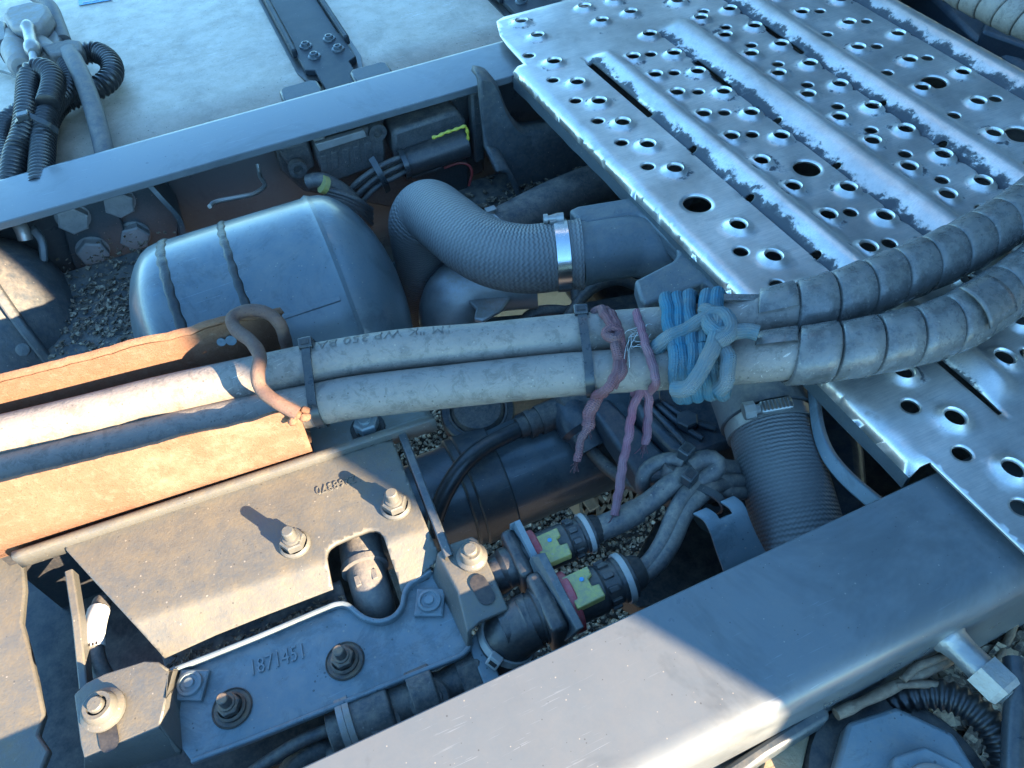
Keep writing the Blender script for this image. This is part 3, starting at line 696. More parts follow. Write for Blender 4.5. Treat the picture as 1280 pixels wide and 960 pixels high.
def guard(path, u0, label, pitch=0.0265, r=HR + .0014, width=.962, tail=None, ph=0.0, mat='wrap_plastic'):
    i0 = at_u(path, u0)[2]; sub = path[i0:]; T, N = frames(sub); step = (sub[1] - sub[0]).length; L = step * (len(sub) - 1); rows = []; uvs = []
    npt = 44; turns = L / pitch; tot = int((turns - 1.05) * npt)
    def P(s, a, rad):
        s = max(0, min(L - 1e-6, s)); k = int(s / step); f = s / step - k; k2 = min(k + 1, len(sub) - 1)
        c = sub[k].lerp(sub[k2], f); n = N[k].lerp(N[k2], f).normalized(); t = T[k].lerp(T[k2], f).normalized(); b = t.cross(n)
        return c + n * (math.cos(a) * rad) + b * (math.sin(a) * rad)
    for k in range(tot + 1):
        a = -2 * math.pi * k / npt + ph; s0 = pitch * k / npt; row = []; wob = .0006 * noise.noise((k * .08, u0, 0))
        for (q, dr) in ((0.0, -.0008), (0.015, .0016), (.05, .0024), (.3, .0026), (.65, .0030), (.94, .0033), (.985, .0024), (1.0, -.0008)):
            row.append(P(s0 + q * pitch * width, a, r + dr + wob)); uvs.append((s0 + q * pitch, k / npt))
        rows.append(row)
    m = MB(); m.grid(rows, False, uvs)
    return finish(build(m, 'spiral_guard', mat, smooth=50), label, 'hose guard', 'spiral guards on the hoses')
g1 = guard(HP1, 948, 'grey spiral plastic guard wound round the upper hose, crossing the tread plate', ph=0.6)
g2 = guard(HP2, 942, 'grey spiral plastic guard with a torn flap, wound round the lower hose', ph=0.2)
# torn flap standing off the lower guard
c, t, i = at_u(HP2, 1195); c2, t2, i2 = at_u(HP2, 1238)
mb = MB(); rows = []; path = HP2[i:i2]; T, N = frames(path)
for k, p in enumerate(path):
    n = N[k]; b = T[k].cross(n); w0 = .2 + .5 * k / len(path); row = []
    for j in range(7):
        a = R(-62 + 14 * j); rr = HR + .0045 + .003 * (1 - k / len(path)) + .001 * j / 7
        row.append(p + n * math.cos(-a) * rr + b * math.sin(-a) * rr)
    rows.append(row)
mb.grid(rows); build(mb, 'torn_flap', 'wrap_plastic', g2, solid=.0014)
# flat tongue lying on the hose where the guard starts
c, t, i = at_u(HP1, 928); mb = MB(); mb.box(c + Z * .0165 + Y * .006, (.036, .006, .002), Matrix.Rotation(math.atan2(t.y, t.x), 3, 'Z')); build(mb, 'tongue', 'wrap_plastic', g1, bevel=.0005)
# worn raised lettering on the upper hose (reads from the far side)
def text_mesh(txt, size, ext=0.0):
    cu = bpy.data.curves.new('text', 'FONT'); cu.body = txt; cu.size = size; cu.align_x = 'LEFT'; cu.extrude = ext; cu.resolution_u = 2
    ob = bpy.data.objects.new('text', cu); C.objects.link(ob); bpy.context.view_layer.update()
    me = bpy.data.meshes.new_from_object(ob); vs = [v.co.copy() for v in me.vertices]; fs = [tuple(p.vertices) for p in me.polygons]
    bpy.data.objects.remove(ob); bpy.data.curves.remove(cu); bpy.data.meshes.remove(me); return vs, fs
vs, fs = text_mesh('1M "K WP 350 BAR', 0.0135)
HPs = HP1; Tn, Nn = frames(HPs); i0 = at_u(HP1, 570)[2]; stp = (HPs[1] - HPs[0]).length; out = []
for v in vs:
    k = i0 - v.x * 0.98 / stp; a = R(-27) + v.y / HR; kk = int(k); f = k - kk; c = HPs[kk].lerp(HPs[kk + 1], f); n = Nn[kk]; b = Tn[kk].cross(n)
    out.append(c + n * math.cos(a) * (HR + .0005) + b * math.sin(a) * (HR + .0005))
mb = MB(); mb.add(out, fs)
build(mb, 'raised_lettering', 'hose_print', bpy.data.objects['rubber_hose'], smooth=0)

# ties and ropes round the pair of hoses
def stadium(c1, c2, r, n=10, ax=None):
    ax = ax or X; d = (c2 - c1); d = d - ax * d.dot(ax); e = d.normalized(); o = ax.cross(e); out = []
    for k in range(n + 1):
        a = -math.pi / 2 + math.pi * k / n; out.append(c2 + e * (math.cos(a) * r) + o * (math.sin(a) * r))
    for k in range(n + 1):
        a = math.pi / 2 + math.pi * k / n; out.append(c1 + e * (math.cos(a) * r) + o * (math.sin(a) * r))
    return out
def cable_tie(u1, u2, label, head, w=.0065):
    a, ta, _ = at_u(HP1, u1); b, tb, _ = at_u(HP2, u2); ax = (ta + tb).normalized()
    th = thing('cable_tie', base_of(a, b) - Z * HR, label, 'cable tie', 'cable ties on the hoses')
    m = MB(); m.strip(stadium(a, b, HR + .0012, 14, ax), ax, w, .0016, closed=True); build(m, 'band', 'tie_plastic', th, smooth=40)
    e = (b - a).normalized(); o = ax.cross(e); o = o if o.z > 0 else -o
    hp = a - e * (HR * .72) + o * (HR * .85)
    rot = Matrix((ax, e, o)).transposed()
    m = MB(); m.box(hp, (.0105, .0085, .0075), rot); build(m, 'head', 'tie_plastic', th, bevel=.0008)
    m = MB(); m.box(hp + o * .004, (.006, .0035, .001), rot); build(m, 'slot', 'ink_black', th, smooth=0)
    return th
cable_tie(390, 402, 'dark cable tie round both hoses, beside the bent rusty rod', 0)
cable_tie(728, 734, 'dark cable tie round both hoses, beside the mauve cord', 0)
def rope_thing(paths, r, name, mat, label, cat, group=None, step=.002, fray=True, jit=.45):
    m = MB()
    for q in paths:
        rr = q[1] if isinstance(q, tuple) else r; pth = q[0] if isinstance(q, tuple) else q
        sp_ = spline(pth, step); sp_ = [p + Vector((noise.noise((i * .21, rr * 900, 0)), noise.noise((i * .21, 9, rr * 900)), noise.noise((i * .17, 5, 3)))) * rr * jit for i, p in enumerate(sp_)]
        m.tube(sp_, lambda L, rr=rr: rr * (1 + .06 * math.sin(L * 900) + .16 * noise.noise((L * 130, rr * 500, 0))), 12)
        if fray and isinstance(q, tuple):
            e = sp_[-1]; dd = (sp_[-1] - sp_[-4]).normalized()
            for _ in range(14):
                v = (dd + Vector((random.uniform(-.5, .5), random.uniform(-.5, .5), random.uniform(-.5, .5)))).normalized() * random.uniform(.004, .010); m.tube([e - dd * .003, e + v * .5, e + v], .00035, 4)
    return finish(build(m, name, mat, smooth=70), label, cat, group)
def turn(u1, u2, r, skew=0):
    a, ta, _ = at_u(HP1, u1); b, tb, _ = at_u(HP2, u2); ax = X.copy(); st = stadium(a, b, HR + r, 9, (ta + tb).normalized()); return st + [st[0]]
RB = .0054
def up(u, v, path, k): c, t, i = at_u(path, u); return pz(u, v, c.z + HR + k)
paths = [turn(838, 846, RB), turn(853, 858, RB), turn(866, 872, RB), turn(888, 886, RB * .9), turn(901, 902, RB)]
paths.append([up(818, 437, HP1, -.004), up(835, 423, HP1, .004), up(858, 412, HP1, .007), up(878, 401, HP1, .010), up(892, 392, HP1, .012), up(906, 396, HP1, .012), up(914, 409, HP1, .012), up(908, 423, HP1, .012), up(897, 431, HP1, .012)])
paths.append([up(842, 487, HP2, .001), up(862, 482, HP2, .006), up(878, 462, HP2, .010), up(889, 438, HP2, .014), up(897, 415, HP1, .013), up(893, 396, HP1, .010), up(882, 389, HP1, .006)])
paths.append([up(880, 398, HP1, .010), up(890, 410, HP1, .014), up(900, 418, HP1, .012), up(915, 416, HP1, .010), up(935, 413, HP1, .008), up(950, 416, HP1, .006)])
paths.append([up(902, 432, HP2, .010), up(910, 450, HP2, .008), up(908, 475, HP2, .002), up(900, 488, HP2, -.006)])
rth = thing('rope', base_of(*paths[0]), 'dusty blue rope lashed and knotted round both hoses', 'rope')
for grp, nm_, mt_ in ((paths[:5], 'wrapped_turns', 'rope_blue'), (paths[5:], 'knot', 'rope_dusty')):
    m = MB()
    for k_, pth_ in enumerate(grp):
        sp_ = spline(pth_, .0018); sp_ = [p + Vector((noise.noise((i * .12, k_ * 7.7, 0)), noise.noise((i * .12, 9, k_)), noise.noise((i * .1, 5, k_)))) * RB * .3 for i, p in enumerate(sp_)]
        m.tube(sp_, lambda L: RB * (1 + .03 * math.sin(L * 1800) + .10 * noise.noise((L * 60, k_, 0))), 16)
    build(m, nm_, mt_, rth, smooth=70)
# frayed white fibres by the knot
mb = MB()
for k in range(18):
    p = up(790 + random.uniform(-8, 26), 418 + random.uniform(-14, 14), HP1, -.001); a = random.uniform(-.6, .6); L = random.uniform(.006, .016)
    d = Vector((-math.cos(a), math.sin(a) - .4, .1)) * L; mb.tube(spline([p, p + d * .5 + Vector((0, random.uniform(-.003, .003), .003)), p + d + Vector((0, random.uniform(-.004, .004), -.001))], .003), .00018, 4)
finish(build(mb, 'frayed_fibres', 'white_plastic'), 'pale frayed fibres between the mauve cord and the blue rope', 'fibres')
rc = .0032
pth = [[up(801, 392, HP1, -.012), up(796, 392, HP1, -.001), up(800, 408, HP1, .002), up(807, 430, HP1, .003), up(814, 450, HP2, .002), up(819, 470, HP2, .001), up(820, 480, HP2, -.004), pz(812, 489, .004), pz(800, 489, .0), pz(793, 493, .004)],
       ([pz(800, 488, .006), pz(793, 505, .002), pz(786, 540, -.008), pz(779, 580, -.018), pz(773, 615, -.028), pz(768, 645, -.036)], .0033),
       ([pz(806, 487, .006), pz(811, 500, .002), pz(810, 525, -.008), pz(806, 556, -.018)], .0033)]
rope_thing(pth, rc, 'cord', 'cord_mauve', 'mauve cord looped round the hoses with two loose ends hanging down', 'cord', 'cords tied to the hoses')
pth = [[up(742, 392, HP1, -.004), up(750, 386, HP1, 0), up(760, 398, HP1, .003), up(767, 415, HP1, .004), up(770, 435, HP1, .003), up(772, 452, HP2, .004), up(768, 472, HP2, .004), up(757, 487, HP2, .001), pz(744, 496, .004)],
       [up(757, 388, HP1, -.002), up(768, 398, HP1, .003), up(773, 418, HP1, .005), up(768, 424, HP1, .007), up(758, 420, HP1, .006), up(762, 410, HP1, .007), up(772, 414, HP1, .006), up(776, 440, HP2, .004), up(776, 465, HP2, .003), up(766, 484, HP2, 0)],
       ([pz(748, 494, .006), pz(742, 505, .004), pz(737, 522, -.002), pz(734, 535, -.006)], .0046), ([pz(734, 533, -.005), pz(727, 548, -.008), pz(723, 565, -.012), pz(721, 577, -.016)], .0030)]
rope_thing(pth, .0037, 'cord', 'cord_brown', 'frayed brownish cord knotted round the hoses next to the cable tie', 'cord', 'cords tied to the hoses')

# ================================================================== sunlit mounting plate beside the near rail
ZM = -0.030
mp = thing('mounting_plate', pz(300, 720, ZM - .03), 'pale dusty folded steel plate with two studs, in full sun left of centre', 'mounting plate')
bl0, bl1 = pz(150, 781, ZM), pz(560, 652, ZM)                       # fold line
bd = (bl1 - bl0).normalized(); sl = (Vector((bd.y, -bd.x, 0)) * math.cos(R(32)) - Z * math.sin(R(32))); nf = bd.cross(sl).normalized(); nf = nf if nf.z > 0 else -nf
def onplate(u, v):
    p = pz(u, v, ZM); side = (bl1.x - bl0.x) * (p.y - bl0.y) - (bl1.y - bl0.y) * (p.x - bl0.x)
    return p if side >= 0 else pp(u, v, bl0, nf)
outl = [(80, 674), (200, 637), (300, 606), (400, 575), (470, 554), (490, 549), (505, 587), (522, 630), (536, 664), (551, 697), (530, 716), (502, 742), (497, 722), (489, 700), (482, 678), (479, 670), (475, 665), (469, 662), (461, 662), (455, 664), (437, 671), (419, 679), (412, 684), (409, 689), (408, 696), (411, 712), (416, 737), (330, 770), (270, 794), (206, 823), (170, 783), (120, 729), (82, 687)]
def cdt_sheet(outer, hole_list, f, stp):
    pts = []; ed = []
    def lp(ps):
        fine = []
        for k in range(len(ps)):
            a, b = Vector(ps[k]), Vector(ps[(k + 1) % len(ps)]); n = max(1, int((b - a).length / stp)); fine += [a.lerp(b, i / n) for i in range(n)]
        o = len(pts); pts.extend(fine); ed.extend((o + k, o + (k + 1) % len(fine)) for k in range(len(fine))); return fine
    oo = lp(outer); hs = [lp(h) for h in hole_list]
    def ip(x, y, poly):
        c = False; j = len(poly) - 1
        for i in range(len(poly)):
            if (poly[i][1] > y) != (poly[j][1] > y) and x < (poly[j][0] - poly[i][0]) * (y - poly[i][1]) / (poly[j][1] - poly[i][1]) + poly[i][0]: c = not c
            j = i
        return c
    x0 = min(p[0] for p in outer); x1 = max(p[0] for p in outer); y0 = min(p[1] for p in outer); y1 = max(p[1] for p in outer); x = x0
    while x < x1:
        y = y0
        while y < y1:
            if ip(x, y, oo) and not any(ip(x, y, h) for h in hs): pts.append(Vector((x + random.uniform(-.2, .2) * stp, y)))
            y += stp
        x += stp
    V2, _, F2 = geometry.delaunay_2d_cdt(pts, ed, [], 0, 1e-6)[:3]
    m = MB(); m.v = [f(p.x, p.y) for p in V2]; keep = []
    for fc in F2:
        cx = sum(V2[i].x for i in fc) / len(fc); cy = sum(V2[i].y for i in fc) / len(fc)
        if ip(cx, cy, oo) and not any(ip(cx, cy, h) for h in hs):
            a, b, c = (m.v[i] for i in fc[:3]); keep.append(tuple(fc) if (b - a).cross(c - a).z > 0 else tuple(reversed(fc)))
    used = sorted({i for k in keep for i in k}); ix = {o: k for k, o in enumerate(used)}; m.v = [m.v[i] for i in used]; m.f = [tuple(ix[i] for i in k) for k in keep]; return m
def fold_smooth(u, v):
    """flat top plane running over a rounded fold into the lower facet"""
    p = pz(u, v, ZM); nx = Vector((-bd.y, bd.x, 0)); dist = (p - bl0).dot(nx)
    k = .005
    if dist > k: return p
    q = pp(u, v, bl0, nf)
    if dist < -k: return q
    t = (dist + k) / (2 * k); zz = -math.sin(R(32)) * k * .5 * (1 - t) ** 2 * 1.0
    return pz(u, v, ZM + zz) if t > .5 else q.lerp(pz(u, v, ZM + zz), t * 2)
m = cdt_sheet(outl, [], fold_smooth, 5.0)
sh = build(m, 'folded_sheet', 'bracket_dusty', mp, smooth=60, solid=0.004, weld=False)
def stud(p, ax, parent, s=1.0, name='stud', mat='bracket_dusty', h=.0195):
    m = MB(); m.lathe(p, ax, [(0, .0108 * s), (.002, .0108 * s), (.0035, .0092 * s)], 24); m.hexa(p + ax * .003, ax, .0088 * s, .0062 * s, n=6)
    m.lathe(p + ax * .008 * s, ax, [(0, .0062 * s), (.003 * s, .0058 * s), (.0035 * s, .0044 * s), (h - .0085 * s, .0042 * s), (h - .0078 * s, .0034 * s), (h - .0078 * s, 0)], 18)
    return build(m, name, mat, parent, smooth=35)
stud(pz(369, 681, ZM), Z, mp); stud(pz(495, 634, ZM), Z, mp)
vs, fs = text_mesh('2268370', 0.0098, .0005); a = pz(444, 594, ZM); b = pz(394, 610, ZM); ex = (b - a).normalized(); ey = Z.cross(ex)
wid = max(v.x for v in vs); k = (b - a).length / wid; m = MB(); m.add([a + ex * v.x * k + ey * v.y + Z * (.0003 + v.z) for v in vs], fs); build(m, 'embossed_number', 'bracket_dusty', mp, smooth=0)
# back lip / support angle on which tray and plate sit
sa = thing('support_angle', pz(280, 610, ZM - .02), 'narrow steel angle along the back edge of the sunlit plate', 'support angle')
m = MB(); lipt = lin(pz(14, 690, ZM + .007), pz(541, 517, ZM + .007), 50)
rows = [[p + Vector((0, .040, -.010)), p + Vector((0, .004, -.010)), p + Vector((0, .001, -.008)), p + Vector((0, .001, -.001)), p + Vector((0, -.0005, 0)), p + Vector((0, -.004, 0)), p + Vector((0, -.0055, -.001)), p + Vector((0, -.0055, -.014))] for p in lipt]
m.grid(rows); build(m, 'angle', 'bracket_dusty', sa, solid=.003, smooth=45)
p = pz(459, 533, ZM - .001); m = MB(); m.lathe(p - Z * .003, Z, [(0, .0135), (.0022, .0135), (.0022, .010)], 24); build(m, 'washer', 'ink_black', sa)
m = MB(); m.hexa(p - Z * .001, Z, .0098, .009); m.lathe(p + Z * .008, Z, [(0, .005), (.003, .005), (.003, 0)], 14); build(m, 'nut', 'bracket_dark', sa)
# side frame of the bay right of the plate: thin wall with an opening behind it
m = MB(); pth = lin(pz(497, 541, ZM + .002), pz(556, 697, ZM + .002), 20); rows = [[q, q + X * .006, q + X * .006 - Z * .03, q - Z * .03] for q in pth]; m.grid(rows, True)
sw = build(m, 'side_flange', 'chassis_paint', sa, bevel=.001)
# pale plate at the left edge
lp_ = [(-60, 690), (15, 688), (28, 700), (31, 735), (27, 778), (37, 812), (46, 850), (55, 893), (47, 918), (61, 938), (46, 975), (-60, 980)]  # wavy side follows a shadow edge, so shade is built into the outline
m = MB(); m.prism([pz(u, v, -.052) for u, v in lp_], (0, 0, -.006)); finish(build(m, 'edge_plate', 'bracket_dusty', bevel=.0015), 'pale sunlit steel plate at the lower left edge with a wavy side shaped to a shadow edge', 'plate')
# side wall strip and bay floor left
bay = thing('plate_bay', pz(150, 800, -.12), 'recess floored in black for shadow under the left end of the sunlit plate, with a narrow upright strip', 'recess')
m = MB(); a = lin(pz(80, 715, ZM - .003), pz(89, 775, ZM - .003), 8) + lin(pz(89, 775, ZM - .003), pz(98, 862, ZM - .012), 8)[1:]; rows = [[q, q + X * .0055, q + X * .0055 - Z * .010, q - Z * .010] for q in a]; m.grid(rows, True); build(m, 'upright_strip', 'bracket_dusty', bay, bevel=.001)
m = MB(); m.box(pz(200, 800, -.13) , (.36, .26, .01)); build(m, 'shadow_black_floor', 'black_plastic', bay)  # black material in place of the shadow that darkens this floor
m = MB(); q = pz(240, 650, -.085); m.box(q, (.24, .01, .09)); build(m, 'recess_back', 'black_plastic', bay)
m = cdt_sheet([(200, 815), (300, 775), (425, 725), (440, 770), (330, 805), (214, 856)], [], lambda u, v: pz(u, v, -.060 + .001 * noise.noise((u * .1, v * .1, 0))), 8); build(m, 'dirty_ledge', 'cast_iron', bay, solid=.003, weld=False)
m = MB()
for _ in range(900):
    t = random.random(); t2 = random.gauss(.62, .22); q = pz(205 + 225 * t, 828 - 88 * t + 26 * t2, -.0585); l = random.uniform(.0006, .003); an = random.uniform(0, 6.28); e = Vector((math.cos(an), math.sin(an), 0)) * l; f = Vector((-math.sin(an), math.cos(an), .4)) * l * random.uniform(.2, .7)
    m.prism([q - e, q + f, q + e, q - f], (0, 0, l * .5))
ddo = build(m, 'dirt', 'wood_litter', smooth=0, weld=False); finish(ddo, 'brown dirt gathered along the ledge under the sunlit plate', 'debris', kind='stuff')
ct = spline([pz(128, 752, -.055), pz(121, 772, -.05), pz(117, 800, -.05), pz(122, 830, -.055), pz(140, 862, -.065)], .003); m = MB(); m.tube(ct, .0062, 14); ctb = build(m, 'tube', 'cable', smooth=60); finish(ctb, 'grey tube with a white tag under the left end of the sunlit plate', 'tube')
ct2 = ct[3:13]; m = MB(); m.tube(ct2, .0071, 14); build(m, 'white_tag', 'white_plastic', ctb, smooth=60)
m = MB(); q = ct[11]
for k in range(5): m.box(q + Vector((-.004 + .002 * k, -.004, .0065 - abs(k - 2) * .0006)), (.0012, .0018, .0006))
build(m, 'printed_mark', 'ink_black', ctb, smooth=0)
# elbow seen through the rounded opening
eb = spline([pz(448, 655, -.060), pz(452, 690, -.060), pz(460, 725, -.060), pz(468, 752, -.066), pz(474, 775, -.085), pz(478, 790, -.11)], .003)
el = thing('pipe_elbow', eb[-1], 'grey pipe elbow showing through the rounded opening of the sunlit plate', 'pipe')
m = MB(); m.tube(eb, lambda L: .0155 if L < .034 else .0135, 22); build(m, 'pipe', 'smooth_hose', el, smooth=50)
m = MB(); c = eb[12]; m.lathe(c, (eb[13] - eb[11]), [(-.002, .0135), (-.0015, .0168), (.003, .0168), (.0035, .0135)], 24); build(m, 'collar', 'smooth_hose', el)
for s in (-1, 1):
    m = MB(); m.box(eb[17] + Vector((s * .006, 0, .0118)), (.004, .008, .003)); build(m, 'lug', 'smooth_hose', el, bevel=.0006)

# ================================================================== lower bracket with number
ZB = -0.052; ZF = -0.032
lb = thing('mounting_bracket', pz(400, 850, ZB - .02), 'long dark pressed bracket with raised feet, embossed number and four bolts, beside the near rail', 'bracket')
oo = [(216, 846), (260, 828), (330, 800), (400, 770), (424, 761), (436, 762), (446, 770), (458, 778), (478, 782), (495, 776), (505, 762), (508, 748), (512, 738), (522, 730), (536, 724), (548, 700), (572, 712), (588, 800), (578, 818), (540, 834), (480, 858), (400, 890), (320, 922), (240, 952), (224, 930)]
m = cdt_sheet(oo, [], lambda u, v: pz(u, v, ZB), 10)
build(m, 'pressed_face', 'bracket_dark', lb, solid=.005, bevel=.0012, smooth=50, weld=False)
# raised rim round the pressed face
def ribbon(pts, hgt, w, name, parent, mat):
    path = spline(pts, .003); m = MB(); T, N = frames(path, Z); rows = []
    for p, t in zip(path, T):
        o = Z.cross(t).normalized(); rows.append([p + o * w / 2 - Z * .002, p + o * w / 2 + Z * hgt, p - o * w / 2 + Z * hgt, p - o * w / 2 - Z * .002])
    m.grid(rows, True); e = len(m.v); m.f.append((0, 1, 2, 3)); m.f.append((e - 1, e - 2, e - 3, e - 4)); return build(m, name, mat, parent, bevel=.001)
ribbon([pz(u, v, ZB) for u, v in ((216, 842), (260, 825), (330, 797), (400, 767), (424, 758), (437, 760), (449, 770), (460, 777), (478, 780), (494, 774), (504, 761), (507, 745), (513, 734), (523, 727), (540, 716))], .006, .0032, 'rolled_edge', lb, 'bracket_dark')
ribbon([pz(u, v, ZB) for u, v in ((240, 953), (320, 923), (400, 891), (480, 859), (540, 835), (580, 818), (590, 800))], .003, .0032, 'rolled_edge', lb, 'bracket_dark')
def foot(top, join, name, mat):
    m = MB(); t = [pz(u, v, ZF) for u, v in top]; n = len(t); m.add(t, [tuple(range(n))])
    for (i, j, a, b) in join: m.add([t[i], t[j], pz(*b), pz(*a)], [(0, 1, 2, 3)])
    fs = []
    for f in m.f:
        a, b, c = (m.v[i] for i in f[:3]); fs.append(f if (b - a).cross(c - a).z > 0 else tuple(reversed(f)))
    m.f = fs; return build(m, name, mat, lb, solid=.0042, bevel=.0032, seg=4, smooth=60)
foot([(92, 868), (108, 853), (130, 842), (180, 826), (198, 827), (209, 838), (208, 870), (199, 908), (104, 948), (100, 930)], [(5, 6, (216, 838, ZB), (222, 850, ZB)), (6, 7, (222, 850, ZB), (228, 940, ZB)), (8, 7, (104, 978, ZB - .012), (228, 944, ZB - .004))], 'raised_foot', 'bracket_dusty')
foot([(546, 691), (560, 680), (590, 670), (597, 674), (636, 761), (600, 776), (584, 790), (572, 740)], [(0, 7, (540, 722, ZB), (560, 760, ZB)), (7, 6, (560, 760, ZB), (584, 812, ZB))], 'raised_foot', 'bracket_dusty')
for (u, v, r, ax) in ((130, 888, .98, Z), (590, 697, .78, Z)):
    p = pz(u, v, ZF + .0006); m = MB(); m.lathe(p, ax, [(0, .0135 * r), (.0022, .0135 * r), (.0042, .0105 * r), (.0085, .0098 * r), (.010, .0085 * r), (.010, .0062 * r), (.006, .0058 * r), (.006, 0)], 24)
    m.lathe(p + Z * .004, ax, [(0, .0048), (.008, .0048), (.009, .004), (.009, 0)], 16); build(m, 'flange_nut', 'bracket_dusty', lb)
for (u, v, a) in ((135, 917, R(20)), (603, 737, R(25))):
    p = pz(u, v, ZF + .0007); m = MB(); d = Vector((math.sin(a) * .25, -1, 0)).normalized(); o = Vector((-d.y, d.x, 0)); ps = []
    for k in range(9): ps.append(p + d * .006 + d * .0055 * math.sin(math.pi * k / 8) + o * .0055 * math.cos(math.pi * k / 8))
    for k in range(9): ps.append(p - d * .006 - d * .0055 * math.sin(math.pi * k / 8) - o * .0055 * math.cos(math.pi * k / 8))
    m.prism(ps, (0, 0, .0003)); build(m, 'slotted_hole', 'ink_black', lb, smooth=0)
for (u, v) in ((431, 826), (290, 885)):
    p = pz(u, v, ZB + .0008); m = MB(); m.lathe(p, Z, [(0, 0), (0, .0116), (.0004, .0116), (.0010, .0123), (0, .0128)], 32); build(m, 'recess_ring', 'bolt_dark', lb)
    stud(p + Z * .0006, Z, lb, .86, 'bolt', 'bolt_dark', .018)
for (u, v) in ((538, 755), (241, 858)):
    p = pz(u, v, ZB + .0006); m = MB(); m.hexa(p, Z, .0135, .004, up=Vector((1, .35, 0)), n=4, ch=.2); m.lathe(p + Z * .004, Z, [(0, .0082), (.0025, .0078), (.003, .006), (.0018, .0055), (.0018, .0035), (.0035, .003), (.0035, 0)], 20); build(m, 'square_nut', 'bracket_dark', lb, smooth=25)
vs, fs = text_mesh('1871451', 0.0150, .0007); a = pz(312, 846, ZB); b = pz(380, 823, ZB); ex = (b - a).normalized(); ey = Z.cross(ex); wid = max(v.x for v in vs); k = (b - a).length / wid
m = MB(); m.add([a + ex * v.x * k + ey * v.y + Z * (.0006 + v.z) for v in vs], fs); build(m, 'embossed_number', 'bracket_dark', lb, smooth=0)

# ================================================================== valve row between bracket and near rail
ZV = -0.070
va = pz(385, 932, ZV); vb = pz(600, 838, ZV); vd = (vb - va).normalized(); VL = (vb - va).length
vv = thing('valve_body', (va + vb) / 2 - Z * .02, 'dusty dark valve body with stepped barrel and clamp lugs, between numbered bracket and near rail', 'valve')
m = MB(); m.lathe(va, vd, [(VL * .13, 0), (VL * .13, .014), (VL * .20, .014), (VL * .20, .018), (VL * .235, .018), (VL * .235, .0155), (VL * .26, .0155), (VL * .26, .0205), (VL * .48, .0205), (VL * .49, .019), (VL * .49, .015), (VL * .60, .015), (VL * .60, .0215), (VL * .74, .0215), (VL * .745, .020), (VL * .745, .011), (VL * .78, .010), (VL * .88, .012), (VL * .9, .014), (VL * .9, 0)], 28)
build(m, 'barrel', 'dusty_plastic', vv, bevel=.0008, smooth=30)
for t in (.225, .262):
    m = MB(); m.lathe(va, vd, [(VL * t - .002, .017), (VL * t - .002, .0222), (VL * t + .002, .0222), (VL * t + .002, .017)], 28); build(m, 'band', 'cast_alu', vv)
m = MB(); m.hexa(va + vd * VL * .88, vd, .017, .016); build(m, 'hexagon_end', 'dusty_plastic', vv, smooth=20)
for (u, v) in ((477, 905), (536, 874)):
    p = pz(u, v, ZV + .004); m = MB(); m.lathe(p, Vector((.1, -.35, .9)), [(0, .013), (.008, .013), (.0095, .0115), (.0095, .008), (.012, .0075), (.012, 0)], 24); build(m, 'lug', 'dusty_plastic', vv)
m = MB(); m.box((va + vb) / 2 + Vector((.0, -.02, -.012)), (.10, .03, .022), Matrix.Rotation(math.atan2(vd.y, vd.x), 3, 'Z')); build(m, 'base', 'dusty_plastic', vv, bevel=.003)
m = MB(); m.tube(spline([pz(290, 985, -.07), pz(335, 952, -.066), pz(380, 925, -.064), pz(430, 905, -.068)], .004), .0042, 12); finish(build(m, 'cable', 'cable', smooth=60), 'thin black cable running into the valve row from the lower left', 'cable', 'cables')
m = MB(); m.tube(spline([pz(350, 985, -.085), pz(375, 950, -.08), pz(400, 938, -.08), pz(440, 935, -.09)], .004), .008, 12); finish(build(m, 'cable', 'dusty_plastic', smooth=60), 'thick dusty cable disappearing under the near rail at the bottom', 'cable', 'cables')
m = MB(); m.strip(lin(pz(592, 795, -.055), pz(618, 858, -.058), 6), Vector((.9, .4, 0)), .012, .004); finish(build(m, 'strut', 'bracket_dark', bevel=.001), 'narrow dark strut between the raised foot and the near rail', 'strut')

